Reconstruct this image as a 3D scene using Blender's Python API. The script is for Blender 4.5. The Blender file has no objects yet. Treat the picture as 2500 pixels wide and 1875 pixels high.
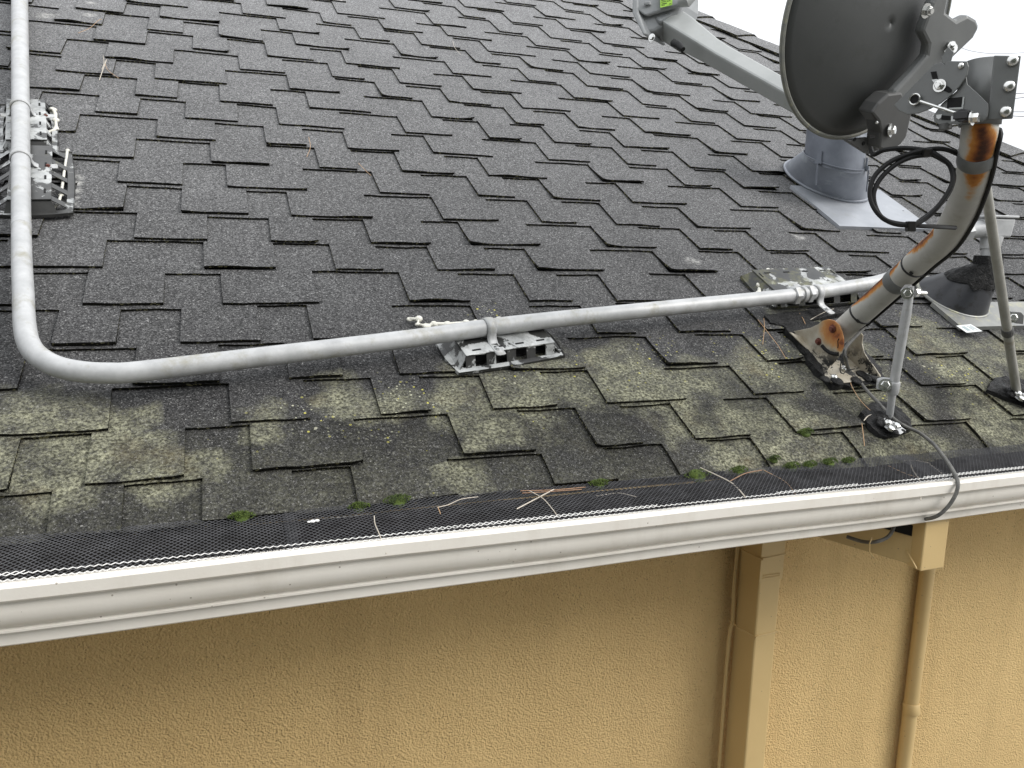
import bpy, math, random
from mathutils import Vector, Matrix, noise

random.seed(7)
C = bpy.context.scene.collection
scene = bpy.context.scene
R = math.radians

# ---------------------------------------------------------------- camera, sky, sun, exposure
cam_data = bpy.data.cameras.new('camera')
cam = bpy.data.objects.new('camera', cam_data)
C.objects.link(cam)
cam.location = (0, 0, 3.2)
cam.rotation_euler = (1.3902, -0.02179, -0.34722)
cam_data.sensor_width = 36.0
cam_data.lens = 28.253
cam_data.clip_start = 0.05
cam_data.clip_end = 600
scene.camera = cam

SUN_EL, SUN_AZ = R(38), R(126)        # azimuth measured clockwise from +Y: sun to the right and a little in front
world = bpy.data.worlds.new('World')
scene.world = world
world.use_nodes = True
wn, wl = world.node_tree.nodes, world.node_tree.links
wn.clear()
w_out = wn.new('ShaderNodeOutputWorld')
w_bg = wn.new('ShaderNodeBackground')
w_sky = wn.new('ShaderNodeTexSky')
w_sky.sky_type = 'NISHITA'
w_sky.sun_disc = False
w_sky.sun_elevation = SUN_EL
w_sky.sun_rotation = SUN_AZ
w_sky.dust_density = 4.0
w_sky.air_density = 1.0
w_hsv = wn.new('ShaderNodeHueSaturation')
w_hsv.inputs['Saturation'].default_value = 0.25
w_tc = wn.new('ShaderNodeTexCoord')
w_no = wn.new('ShaderNodeTexNoise')
w_no.inputs['Scale'].default_value = 2.2
w_no.inputs['Detail'].default_value = 4
w_ramp = wn.new('ShaderNodeValToRGB')
w_ramp.color_ramp.elements[0].position = 0.3
w_ramp.color_ramp.elements[0].color = (6.9, 7.3, 7.9, 1)
w_ramp.color_ramp.elements[1].position = 0.7
w_ramp.color_ramp.elements[1].color = (11.4, 11.5, 11.6, 1)
w_mix = wn.new('ShaderNodeMix')
w_mix.data_type = 'RGBA'
w_mix.inputs[0].default_value = 0.82
w_bg.inputs['Strength'].default_value = 0.1
wl.new(w_sky.outputs[0], w_hsv.inputs['Color'])
wl.new(w_tc.outputs['Generated'], w_no.inputs['Vector'])
wl.new(w_no.outputs['Fac'], w_ramp.inputs['Fac'])
wl.new(w_hsv.outputs['Color'], w_mix.inputs[6])
wl.new(w_ramp.outputs['Color'], w_mix.inputs[7])
# an overcast dome: brighter overhead than at the horizon
w_sep = wn.new('ShaderNodeSeparateXYZ')
w_grad = wn.new('ShaderNodeMapRange')
w_grad.inputs[1].default_value = 0.0
w_grad.inputs[2].default_value = 1.0
w_grad.inputs[3].default_value = 0.92
w_grad.inputs[4].default_value = 1.45
w_mul = wn.new('ShaderNodeVectorMath')
w_mul.operation = 'SCALE'
wl.new(w_tc.outputs['Generated'], w_sep.inputs[0])
wl.new(w_sep.outputs[2], w_grad.inputs[0])
wl.new(w_mix.outputs[2], w_mul.inputs[0])
wl.new(w_grad.outputs[0], w_mul.inputs['Scale'])
wl.new(w_mul.outputs[0], w_bg.inputs['Color'])
wl.new(w_bg.outputs[0], w_out.inputs['Surface'])

sun_data = bpy.data.lights.new('sun', 'SUN')
sun_data.energy = 1.35
sun_data.angle = R(28)
sun_data.color = (1.0, 0.97, 0.93)
sun = bpy.data.objects.new('sun', sun_data)
C.objects.link(sun)
sd = Vector((math.sin(SUN_AZ) * math.cos(SUN_EL), math.cos(SUN_AZ) * math.cos(SUN_EL), math.sin(SUN_EL)))
sun.rotation_euler = sd.to_track_quat('Z', 'Y').to_euler()
sun.location = (6, -4, 9)

scene.view_settings.view_transform = 'Standard'
scene.view_settings.look = 'None'
scene.view_settings.exposure = 0.55
scene.view_settings.gamma = 1.0
scene.view_settings.use_curve_mapping = False
scene.render.engine = 'CYCLES'

# ---------------------------------------------------------------- helpers: mesh building
PITCH = R(28.68)
SL = Vector((0, math.cos(PITCH), math.sin(PITCH)))      # up the slope
NL = Vector((0, -math.sin(PITCH), math.cos(PITCH)))     # out of the roof
ORG = Vector((0, 0, 3.2)) - NL                          # foot of the perpendicular from (0,0,3.2) on the roof plane


def RP(u, s, h=0.0):
    """point of the roof: u along the eave, s up the slope, h above the roof plane"""
    return ORG + Vector((u, 0, 0)) + SL * s + NL * h


def lerp(a, b, t):
    return a + (b - a) * t


class MB:
    def __init__(self):
        self.v, self.f, self.m = [], [], []

    def vert(self, p):
        self.v.append(Vector(p))
        return len(self.v) - 1

    def face(self, idx, m=0):
        self.f.append(list(idx))
        self.m.append(m)

    def poly(self, pts, m=0):
        self.face([self.vert(p) for p in pts], m)

    def grid(self, rows, m=0, closed=False):
        ids = [[self.vert(p) for p in r] for r in rows]
        for a, b in zip(ids[:-1], ids[1:]):
            n = len(a)
            for i in range(n if closed else n - 1):
                j = (i + 1) % n
                self.face([a[i], a[j], b[j], b[i]], m)
        return ids

    def box(self, c, ax, ay, az, m=0, taper=1.0):
        c, ax, ay, az = Vector(c), Vector(ax), Vector(ay), Vector(az)
        p = []
        for k, sz in ((-1, 1.0), (1, taper)):
            for i, j in ((-1, -1), (1, -1), (1, 1), (-1, 1)):
                p.append(self.vert(c + ax * (i * sz) + ay * (j * sz) + az * k))
        for q in ((3, 2, 1, 0), (4, 5, 6, 7), (0, 1, 5, 4), (1, 2, 6, 5), (2, 3, 7, 6), (3, 0, 4, 7)):
            self.face([p[i] for i in q], m)

    def prism(self, pts, vec, m=0, mside=None):
        vec = Vector(vec)
        a = [self.vert(p) for p in pts]
        b = [self.vert(Vector(p) + vec) for p in pts]
        self.face(a[::-1], m)
        self.face(b, m)
        n = len(a)
        for i in range(n):
            j = (i + 1) % n
            self.face([a[i], a[j], b[j], b[i]], m if mside is None else mside)

    def tube(self, pts, r, n=12, m=0, caps=True):
        pts = [Vector(p) for p in pts]
        rs = r if isinstance(r, (list, tuple)) else [r] * len(pts)
        t0 = (pts[1] - pts[0]).normalized()
        up = Vector((0, 0, 1)) if abs(t0.z) < 0.9 else Vector((1, 0, 0))
        a = t0.cross(up).normalized()
        rows = []
        for i, p in enumerate(pts):
            if i == 0:
                t = pts[1] - pts[0]
            elif i == len(pts) - 1:
                t = pts[-1] - pts[-2]
            else:
                t = (pts[i + 1] - pts[i]).normalized() + (pts[i] - pts[i - 1]).normalized()
            t.normalize()
            a = (a - t * a.dot(t)).normalized()
            b = t.cross(a)
            rows.append([p + (a * math.cos(2 * math.pi * k / n) + b * math.sin(2 * math.pi * k / n)) * rs[i] for k in range(n)])
        ids = self.grid(rows, m, closed=True)
        if caps:
            self.face(ids[0][::-1], m)
            self.face(ids[-1], m)

    def ring(self, p0, p1, r, thick, n=20, m=0):
        """short open sleeve (a band) round an axis"""
        p0, p1 = Vector(p0), Vector(p1)
        e = (p1 - p0) * 0.12
        self.tube([p0, p0 + e * .1, p0 + e, p1 - e, p1 - e * .1, p1], [r * 0.95, r + thick * 0.5, r + thick, r + thick, r + thick * 0.5, r * 0.95], n, m)

    def ball(self, c, r, ax=None, nu=10, nv=6, m=0, flat=1.0):
        c = Vector(c)
        ax = Vector(ax).normalized() if ax is not None else Vector((0, 0, 1))
        t = ax.orthogonal().normalized()
        b = ax.cross(t)
        rows = []
        for j in range(nv + 1):
            th = math.pi * j / nv
            rr = max(math.sin(th), 0.02) * r
            rows.append([c + ax * (math.cos(th) * r * flat) + (t * math.cos(2 * math.pi * k / nu) + b * math.sin(2 * math.pi * k / nu)) * rr for k in range(nu)])
        ids = self.grid(rows, m, closed=True)
        self.face(ids[0][::-1], m)
        self.face(ids[-1], m)

    def bolt(self, p, n, r, hgt, m=0, washer=True, stud=0.0):
        """hexagon head on a washer, standing on a surface with normal n"""
        p, n = Vector(p), Vector(n).normalized()
        if washer:
            self.tube([p, p + n * hgt * 0.22], r * 1.45, 16, m)
        self.tube([p + n * hgt * 0.2, p + n * hgt * 0.9, p + n * hgt], [r, r, r * 0.82], 6, m)
        if stud:
            self.tube([p + n * hgt, p + n * (hgt + stud)], r * 0.55, 8, m)

    def build(self, name, mats, parent=None, smooth=False, loc=None, bevel=0.0, solid=0.0, angle=40):
        if not isinstance(mats, (list, tuple)):
            mats = [mats]
        if parent is not None:
            q = parent
            o = Vector((0, 0, 0))
            while q is not None:
                o += q.location
                q = q.parent
        elif loc is not None:
            o = Vector(loc)
        else:
            lo = [min(v[i] for v in self.v) for i in range(3)]
            hi = [max(v[i] for v in self.v) for i in range(3)]
            o = Vector(((lo[0] + hi[0]) / 2, (lo[1] + hi[1]) / 2, lo[2]))
        off = Vector((0, 0, 0))
        if parent is not None and loc is not None:
            off = Vector(loc) - o
        me = bpy.data.meshes.new(name)
        me.from_pydata([tuple(v - o - off) for v in self.v], [], self.f)
        for m in mats:
            me.materials.append(m)
        me.polygons.foreach_set('material_index', self.m)
        if smooth:
            me.polygons.foreach_set('use_smooth', [True] * len(self.f))
            try:
                me.set_sharp_from_angle(angle=R(angle))
            except Exception:
                pass
        me.update()
        ob = bpy.data.objects.new(name, me)
        C.objects.link(ob)
        ob.location = off if parent is not None else o
        if parent is not None:
            ob.parent = parent
        if solid:
            md = ob.modifiers.new('solid', 'SOLIDIFY')
            md.thickness = solid
            md.offset = 0
        if bevel:
            md = ob.modifiers.new('bevel', 'BEVEL')
            md.width = bevel
            md.segments = 2
            md.limit_method = 'ANGLE'
            md.angle_limit = R(35)
        return ob


def tag(o, label=None, cat=None, group=None, kind=None):
    if label:
        o['label'] = label
    if cat:
        o['category'] = cat
    if group:
        o['group'] = group
    if kind:
        o['kind'] = kind
    return o


def thing(name, loc, label, cat, group=None):
    o = bpy.data.objects.new(name, None)
    o.empty_display_size = 0.05
    C.objects.link(o)
    o.location = loc
    return tag(o, label, cat, group)


def smooth_path(pts, n=8):
    pts = [Vector(p) for p in pts]
    q = [pts[0] * 2 - pts[1]] + pts + [pts[-1] * 2 - pts[-2]]
    out = []
    for i in range(1, len(q) - 2):
        p0, p1, p2, p3 = q[i - 1], q[i], q[i + 1], q[i + 2]
        for k in range(n):
            t = k / n
            out.append(0.5 * ((2 * p1) + (p2 - p0) * t + (2 * p0 - 5 * p1 + 4 * p2 - p3) * t * t + (3 * p1 - p0 - 3 * p2 + p3) * t ** 3))
    out.append(pts[-1])
    return out


# ---------------------------------------------------------------- helpers: materials
class NT:
    def __init__(self, name):
        self.mat = bpy.data.materials.new(name)
        self.mat.use_nodes = True
        self.t = self.mat.node_tree
        self.n = self.t.nodes
        self.l = self.t.links
        self.n.clear()
        self.out = self.n.new('ShaderNodeOutputMaterial')
        self.b = self.n.new('ShaderNodeBsdfPrincipled')
        self.l.new(self.b.outputs[0], self.out.inputs[0])
        g = self.n.new('ShaderNodeNewGeometry')
        self.pos = g.outputs['Position']
        self.nor = g.outputs['Normal']

    def put(self, sock, val):
        if hasattr(val, 'is_output'):
            self.l.new(val, sock)
        elif isinstance(val, (tuple, list)) and len(val) == 3 and sock.type == 'RGBA':
            sock.default_value = (*val, 1)
        else:
            sock.default_value = val

    def noise(self, scale, detail=3, rough=0.55, vec=None, dist=0.0):
        x = self.n.new('ShaderNodeTexNoise')
        x.inputs['Scale'].default_value = scale
        x.inputs['Detail'].default_value = detail
        x.inputs['Roughness'].default_value = rough
        x.inputs['Distortion'].default_value = dist
        self.l.new(vec or self.pos, x.inputs['Vector'])
        return x.outputs['Fac']

    def noisec(self, scale, detail=2):
        x = self.n.new('ShaderNodeTexNoise')
        x.inputs['Scale'].default_value = scale
        x.inputs['Detail'].default_value = detail
        self.l.new(self.pos, x.inputs['Vector'])
        return x.outputs['Color']

    def voro(self, scale, feature='F1', vec=None):
        x = self.n.new('ShaderNodeTexVoronoi')
        x.feature = feature
        x.inputs['Scale'].default_value = scale
        self.l.new(vec or self.pos, x.inputs['Vector'])
        return x

    def math(self, op, a, b=0.0, c=None, clamp=False):
        x = self.n.new('ShaderNodeMath')
        x.operation = op
        x.use_clamp = clamp
        self.put(x.inputs[0], a)
        self.put(x.inputs[1], b)
        if c is not None:
            self.put(x.inputs[2], c)
        return x.outputs[0]

    def vmath(self, op, a, b):
        x = self.n.new('ShaderNodeVectorMath')
        x.operation = op
        self.put(x.inputs[0], a)
        self.put(x.inputs[1], b)
        return x.outputs['Value'] if op in ('DISTANCE', 'DOT_PRODUCT', 'LENGTH') else x.outputs[0]

    def mapr(self, v, a, b, c=0.0, d=1.0, smooth=False):
        x = self.n.new('ShaderNodeMapRange')
        if smooth:
            x.interpolation_type = 'SMOOTHSTEP'
        self.put(x.inputs[0], v)
        for i, q in enumerate((a, b, c, d)):
            x.inputs[i + 1].default_value = q
        return x.outputs[0]

    def mix(self, fac, a, b, mode='MIX'):
        x = self.n.new('ShaderNodeMix')
        x.data_type = 'RGBA'
        x.blend_type = mode
        self.put(x.inputs[0], fac)
        self.put(x.inputs[6], a)
        self.put(x.inputs[7], b)
        return x.outputs[2]

    def ramp(self, v, stops):
        x = self.n.new('ShaderNodeValToRGB')
        cr = x.color_ramp
        while len(cr.elements) < len(stops):
            cr.elements.new(0.5)
        for e, (p, c) in zip(cr.elements, stops):
            e.position = p
            e.color = (*c, 1) if len(c) == 3 else c
        self.put(x.inputs[0], v)
        return x.outputs[0]

    def sep(self, v):
        x = self.n.new('ShaderNodeSeparateXYZ')
        self.l.new(v, x.inputs[0])
        return x.outputs

    def rnd(self):
        return self.n.new('ShaderNodeObjectInfo').outputs['Random']

    def bump(self, h, strength=0.4, dist=0.002, prev=None):
        x = self.n.new('ShaderNodeBump')
        x.inputs['Strength'].default_value = strength
        x.inputs['Distance'].default_value = dist
        self.put(x.inputs['Height'], h)
        if prev is not None:
            self.l.new(prev, x.inputs['Normal'])
        return x.outputs[0]

    def scaled(self, sx, sy, sz):
        x = self.n.new('ShaderNodeMapping')
        x.inputs['Scale'].default_value = (sx, sy, sz)
        self.l.new(self.pos, x.inputs['Vector'])
        return x.outputs[0]

    def blobs(self, items, wob=0.0, wscale=20):
        """soft mask 0..1: one stain per (centre, radius)"""
        vec = self.pos
        if wob:
            c = self.vmath('SUBTRACT', self.noisec(wscale), (0.5, 0.5, 0.5))
            k = self.n.new('ShaderNodeVectorMath')
            k.operation = 'SCALE'
            self.l.new(c, k.inputs[0])
            k.inputs['Scale'].default_value = wob
            vec = self.vmath('ADD', self.pos, k.outputs[0])
        acc = None
        for cpt, rad in items:
            d = self.vmath('DISTANCE', vec, tuple(cpt))
            m = self.mapr(d, rad, rad * 0.15, 0.0, 1.0)
            acc = m if acc is None else self.math('MAXIMUM', acc, m)
        return acc

    def done(self, col=None, rough=None, metal=None, normal=None, spec=None):
        if col is not None:
            self.put(self.b.inputs['Base Color'], col)
        if rough is not None:
            self.put(self.b.inputs['Roughness'], rough)
        if metal is not None:
            self.put(self.b.inputs['Metallic'], metal)
        if spec is not None:
            self.put(self.b.inputs['Specular IOR Level'], spec)
        if normal is not None:
            self.l.new(normal, self.b.inputs['Normal'])
        return self.mat


def plain(name, c1, c2=None, scale=12, rough=0.5, metal=0.0, bump=0.0, bscale=80, dirt=None, dscale=9, dthr=(0.55, 0.7), spec=None, rvar=0.1):
    t = NT(name)
    col = c1
    if c2 is not None:
        col = t.mix(t.mapr(t.noise(scale, 5, 0.65), 0.3, 0.7), c1, c2)
    if dirt is not None:
        m = t.mapr(t.noise(dscale, 6, 0.7), dthr[0], dthr[1])
        col = t.mix(m, col, dirt)
    rg = t.math('ADD', rough - rvar / 2, t.math('MULTIPLY', t.noise(scale * 2, 3), rvar))
    nrm = t.bump(t.noise(bscale, 3), bump, 0.002) if bump else None
    return t.done(col, rg, metal, nrm, spec)


M = {}


def shingle_mat():
    t = NT('asphalt_granules')
    x, y, z = t.sep(t.pos)
    v1 = t.voro(520)
    rc = t.sep(v1.outputs['Color'])
    gran = t.ramp(rc[0], [(0.0, (0.0085, 0.0082, 0.0078)), (0.45, (0.030, 0.029, 0.0275)), (0.78, (0.067, 0.065, 0.062)), (0.95, (0.15, 0.147, 0.14)), (1.0, (0.38, 0.37, 0.355))])
    v2 = t.voro(1000)
    fine = t.ramp(t.sep(v2.outputs['Color'])[1], [(0.0, (0.018, 0.018, 0.019)), (0.7, (0.055, 0.055, 0.058)), (1.0, (0.18, 0.18, 0.185))])
    col = t.mix(0.35, gran, fine)
    v3 = t.voro(300)
    clump = t.mapr(t.sep(v3.outputs['Color'])[0], 0, 1, 0.55, 1.5)
    clump = t.math('MULTIPLY', clump, t.mapr(t.noise(170, 2), 0.3, 0.7, 0.7, 1.3))
    # every piece has its own tone, and the whole roof is weathered in broad uneven patches
    tone = t.math('MULTIPLY', t.mapr(t.rnd(), 0, 1, 0.90, 1.10), t.mapr(t.noise(7, 4, 0.65, t.scaled(1, 0.12, 0.12)), 0.3, 0.7, 0.86, 1.12))
    big = t.mapr(t.noise(2.3, 4, 0.6), 0.3, 0.7, 0.80, 1.20)
    mid = t.mapr(t.noise(14, 4, 0.6), 0.3, 0.7, 0.86, 1.14)
    k = t.math('MULTIPLY', t.math('MULTIPLY', tone, big), mid)
    k = t.math('MULTIPLY', k, 0.60)
    kk = t.n.new('ShaderNodeCombineColor')
    for i in range(3):
        t.l.new(k, kk.inputs[i])
    col = t.mix(1.0, col, kk.outputs[0], 'MULTIPLY')
    # paler higher up: worn granules plus grazing sheen put into the colour
    sheen_and_wear = t.math('MULTIPLY', t.math('POWER', t.mapr(y, 1.45, 4.2, 0.0, 1.0), 0.64), t.mapr(t.noise(5, 5, 0.6), 0.3, 0.75, 0.75, 1.0))
    pale = t.mix(0.5, t.ramp(rc[0], [(0.0, (0.048, 0.048, 0.048)), (0.5, (0.190, 0.190, 0.192)), (0.85, (0.35, 0.35, 0.352)), (1.0, (0.7, 0.7, 0.69))]), (0.205, 0.205, 0.207))
    col = t.mix(sheen_and_wear, col, pale)
    ck = t.n.new('ShaderNodeCombineColor')
    for i in range(3):
        t.l.new(clump, ck.inputs[i])
    col = t.mix(1.0, col, ck.outputs[0], 'MULTIPLY')
    # crust of grey green lichen on the lowest courses
    lich = t.math('POWER', t.blobs(LICHEN, 0.20, 8), 0.8)
    fl = t.math('MULTIPLY', t.mapr(t.noise(16, 8, 0.78), 0.36, 0.62), t.mapr(t.noise(110, 4, 0.7), 0.30, 0.60, 0.35, 1.0))
    low = t.mapr(t.math('ADD', y, t.math('MULTIPLY', t.noise(3.5, 3), 0.35)), 1.50, 1.72, 0.22, 0.0)
    am = t.math('MULTIPLY', t.math('ADD', t.math('MULTIPLY', lich, 1.5), low, clamp=True), t.math('ADD', t.math('MULTIPLY', fl, 0.85), 0.14))
    am = t.math('MULTIPLY', am, t.mapr(rc[2], 0.0, 0.5, 0.6, 1.0), clamp=True)
    lcol = t.mix(t.mapr(t.noise(190, 3), 0.38, 0.62), (0.078, 0.076, 0.048), (0.40, 0.395, 0.275))
    lcol = t.mix(t.math('MULTIPLY', t.mapr(t.noise(9, 4), 0.56, 0.7), 0.35), lcol, (0.16, 0.115, 0.05))
    col = t.mix(am, col, lcol)
    # pale scuffs and smears of old sealant
    sm = t.math('MULTIPLY', t.blobs(SCUFF, 0.03, 30), t.mapr(t.noise(60, 6, 0.7), 0.40, 0.62), clamp=True)
    col = t.mix(sm, col, (0.46, 0.455, 0.43))
    # small round colonies, yellow and chalk white
    for sc, thr, seed, cc, amt in ((78, 0.21, 0.70, (0.58, 0.54, 0.12), 1.0), (130, 0.26, 0.72, (0.52, 0.52, 0.38), 0.9), (58, 0.18, 0.90, (0.62, 0.60, 0.46), 0.9)):
        v = t.voro(sc)
        spot = t.math('MULTIPLY', t.math('LESS_THAN', v.outputs['Distance'], thr), t.math('GREATER_THAN', t.sep(v.outputs['Color'])[0], seed))
        where = t.math('MULTIPLY', t.blobs(SPOTS, 0.2, 6), t.mapr(t.noise(11, 3), 0.44, 0.56), clamp=True)
        col = t.mix(t.math('MULTIPLY', t.math('MULTIPLY', spot, where), amt), col, cc)
    n1 = t.bump(v1.outputs['Distance'], 0.55, 0.0016)
    n1 = t.bump(t.noise(30, 4), 0.15, 0.004, n1)
    return t.done(col, 0.85, 0.0, n1, 0.12)


def edge_mat():
    t = NT('asphalt_mat_edge')
    v = t.voro(260)
    f = t.math('GREATER_THAN', t.sep(v.outputs['Color'])[0], 0.90)
    col = t.mix(f, t.mix(t.noise(60, 3), (0.007, 0.007, 0.006), (0.022, 0.021, 0.016)), (0.17, 0.16, 0.09))
    return t.done(col, 0.95, 0, t.bump(t.noise(300, 3), 0.5, 0.002), 0.15)


def stucco_mat():
    t = NT('tan_stucco')
    base = t.mix(t.mapr(t.noise(1.6, 5, 0.6), 0.3, 0.7), (0.68, 0.475, 0.215), (0.76, 0.545, 0.26))
    base = t.mix(t.mapr(t.noise(60, 4), 0.35, 0.7, 0, 0.4), base, (0.76, 0.56, 0.27))
    pit = t.voro(135)
    p = t.math('MULTIPLY', t.math('LESS_THAN', pit.outputs['Distance'], 0.33), t.math('GREATER_THAN', t.sep(pit.outputs['Color'])[1], 0.62))
    p = t.math('MULTIPLY', p, t.mapr(t.noise(5, 4), 0.38, 0.62, 0.15, 1.0))
    base = t.mix(t.math('MULTIPLY', p, 0.62), base, (0.17, 0.105, 0.045))
    grime = t.math('MULTIPLY', t.mapr(t.noise(0.9, 5, 0.65, t.scaled(1, 1, 0.45)), 0.42, 0.7), 0.35)
    base = t.mix(grime, base, (0.40, 0.265, 0.12))
    drip = t.mapr(t.noise(7, 5, 0.65, t.scaled(1, 1, 0.07)), 0.50, 0.72, 0, 0.30)
    base = t.mix(drip, base, (0.40, 0.27, 0.12))
    lump = t.voro(190, 'SMOOTH_F1')
    n = t.bump(t.noise(260, 3, 0.5), 0.8, 0.008)
    n = t.bump(lump.outputs['Distance'], 0.4, 0.006, n)
    return t.done(base, 0.92, 0, n, 0.2)


def paint_mat(name, c, c2, dirt, rough=0.45, dthr=(0.56, 0.72), dscale=7, streak=True):
    t = NT(name)
    col = t.mix(t.mapr(t.noise(5, 5, 0.6), 0.3, 0.7), c, c2)
    vec = t.scaled(1, 1, 0.22) if streak else t.pos
    col = t.mix(t.mapr(t.noise(dscale, 6, 0.7, vec), dthr[0], dthr[1], 0, 0.55), col, dirt)
    v = t.voro(110)
    sp = t.math('MULTIPLY', t.math('LESS_THAN', v.outputs['Distance'], 0.16), t.math('GREATER_THAN', t.sep(v.outputs['Color'])[0], 0.93))
    col = t.mix(t.math('MULTIPLY', sp, 0.6), col, (0.16, 0.12, 0.08))
    return t.done(col, t.mapr(t.noise(20, 3), 0.3, 0.7, rough - 0.08, rough + 0.12), 0, t.bump(t.noise(160, 3), 0.06, 0.002))


def peel_mat(name, shift, green=0.0):
    """black plastic whose pale paint is peeling"""
    t = NT(name)
    black = t.mix(t.noise(30, 4), (0.010, 0.010, 0.010), (0.055, 0.055, 0.052))
    pnt = t.mix(t.mapr(t.noise(18, 4), 0.3, 0.7), (0.28, 0.29, 0.29), (0.54, 0.55, 0.54))
    m = t.mapr(t.math('ADD', t.noise(15, 7, 0.6, dist=0.3), t.math('MULTIPLY', t.sep(t.nor)[2], 0.06)), 0.515 + shift, 0.535 + shift)
    col = t.mix(m, black, pnt)
    soot = t.mapr(t.noise(38, 6, 0.7), 0.50, 0.75, 0, 0.75)
    col = t.mix(soot, col, (0.05, 0.05, 0.045))
    moss = t.mapr(t.noise(20, 5, 0.7), 0.60 - green, 0.74 - green, 0, 0.75)
    col = t.mix(moss, col, t.mix(t.noise(60, 3), (0.07, 0.07, 0.025), (0.20, 0.195, 0.09)))
    h = t.math('ADD', m, t.math('MULTIPLY', t.noise(120, 3), 0.3))
    return t.done(col, t.mapr(m, 0, 1, 0.38, 0.6), 0, t.bump(h, 0.35, 0.0015))


def mast_mat():
    t = NT('rusted_grey_paint')
    col = t.mix(t.mapr(t.noise(14, 5, 0.65), 0.3, 0.7), (0.38, 0.37, 0.335), (0.46, 0.452, 0.42))
    col = t.mix(t.mapr(t.noise(24, 5, 0.7), 0.55, 0.75, 0, 0.5), col, (0.27, 0.25, 0.20))
    m = t.blobs(RUST, 0.014, 45)
    m = t.math('ADD', m, t.math('MULTIPLY', t.math('SUBTRACT', t.noise(70, 6, 0.75), 0.5), t.mapr(m, 0.0, 0.3, 0.0, 0.42)))
    a = t.mapr(m, 0.06, 0.42)
    rc = t.ramp(m, [(0.1, (0.50, 0.34, 0.16)), (0.40, (0.46, 0.20, 0.045)), (0.66, (0.30, 0.105, 0.022)), (0.85, (0.14, 0.045, 0.015)), (1.0, (0.05, 0.02, 0.012))])
    col = t.mix(a, col, rc)
    return t.done(col, t.mapr(a, 0, 1, 0.5, 0.88), 0.0, t.bump(t.math('MULTIPLY', t.noise(200, 4), a), 0.35, 0.002), 0.4)


def foot_mat():
    t = NT('rust_stained_bracket')
    col = t.mix(t.mapr(t.noise(25, 4), 0.3, 0.7), (0.46, 0.43, 0.36), (0.30, 0.26, 0.19))
    m = t.math('ADD', t.blobs(RUST_FOOT, 0.02, 40), t.math('MULTIPLY', t.math('SUBTRACT', t.noise(70, 6, 0.75), 0.5), 0.6))
    col = t.mix(t.mapr(m, 0.2, 0.6), col, t.ramp(m, [(0.2, (0.46, 0.34, 0.18)), (0.6, (0.44, 0.22, 0.075)), (0.95, (0.33, 0.11, 0.03)), (1.0, (0.16, 0.05, 0.02))]))
    tar = t.mapr(t.noise(34, 5, 0.7), 0.50, 0.56)
    tar = t.math('MULTIPLY', tar, t.mapr(t.sep(t.pos)[2], 2.965, 2.925))
    col = t.mix(tar, col, (0.013, 0.013, 0.013))
    return t.done(col, 0.55, 0.1, t.bump(t.noise(120, 4), 0.15, 0.002))


def tar_mat():
    t = NT('black_roof_tar')
    col = t.mix(t.mapr(t.noise(40, 5), 0.35, 0.7), (0.007, 0.007, 0.007), (0.022, 0.0215, 0.021))
    return t.done(col, t.mapr(t.noise(55, 4), 0.3, 0.7, 0.35, 0.75), 0, t.bump(t.noise(65, 5, 0.65, dist=1.5), 1.0, 0.012), 0.3)


LICHEN = [((-0.307, 1.463, 2.861), 0.14), ((-0.185, 1.445, 2.85), 0.1), ((-0.144, 1.487, 2.873), 0.07), ((-0.263, 1.393, 2.822), 0.1), ((0.306, 1.494, 2.878), 0.07), ((0.462, 1.495, 2.878), 0.1), ((0.478, 1.388, 2.82), 0.07), ((0.55, 1.5, 2.881), 0.12), ((0.708, 1.551, 2.908), 0.13), ((0.85, 1.518, 2.89), 0.14), ((0.997, 1.522, 2.893), 0.12), ((0.834, 1.609, 2.94), 0.08), ((1.206, 1.537, 2.901), 0.13), ((1.435, 1.569, 2.918), 0.16), ((1.462, 1.455, 2.856), 0.14), ((1.099, 1.358, 2.803), 0.14), ((1.233, 1.324, 2.785), 0.1), ((1.433, 1.296, 2.769), 0.12), ((1.736, 1.371, 2.81), 0.12), ((2.003, 1.543, 2.904), 0.14), ((1.795, 1.553, 2.909), 0.16), ((1.812, 1.477, 2.868), 0.1), ((0.975, 1.325, 2.785), 0.08), ((0.408, 1.314, 2.779), 0.07), ((0.063, 1.461, 2.86), 0.06), ((0.223, 1.511, 2.886), 0.08), ((1.81, 1.682, 2.98), 0.08), ((1.431, 1.709, 2.995), 0.1), ((-0.084, 1.376, 2.813), 0.08), ((0.899, 1.442, 2.849), 0.1)]
SCUFF = [((-0.319, 2.315, 3.327), 0.02), ((-0.318, 2.279, 3.307), 0.02), ((-0.317, 2.244, 3.288), 0.02), ((-0.317, 2.21, 3.269), 0.02), ((-0.316, 2.177, 3.251), 0.022), ((-0.339, 2.334, 3.337), 0.018), ((-0.539, 3.444, 3.944), 0.05), ((-0.406, 3.48, 3.964), 0.03), ((-0.411, 3.618, 4.039), 0.03), ((1.257, 1.978, 3.142), 0.03), ((1.738, 2.13, 3.225), 0.03)]
SPOTS = [((0.021, 1.446, 2.851), 0.1), ((0.181, 1.482, 2.871), 0.1), ((0.319, 1.483, 2.871), 0.14), ((0.657, 1.541, 2.903), 0.16), ((0.923, 1.578, 2.924), 0.14), ((1.268, 1.591, 2.93), 0.2), ((1.473, 1.538, 2.901), 0.2), ((1.725, 1.526, 2.895), 0.2), ((0.302, 1.338, 2.792), 0.05), ((0.59, 1.758, 3.022), 0.06), ((1.843, 1.716, 2.999), 0.1)]
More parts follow.
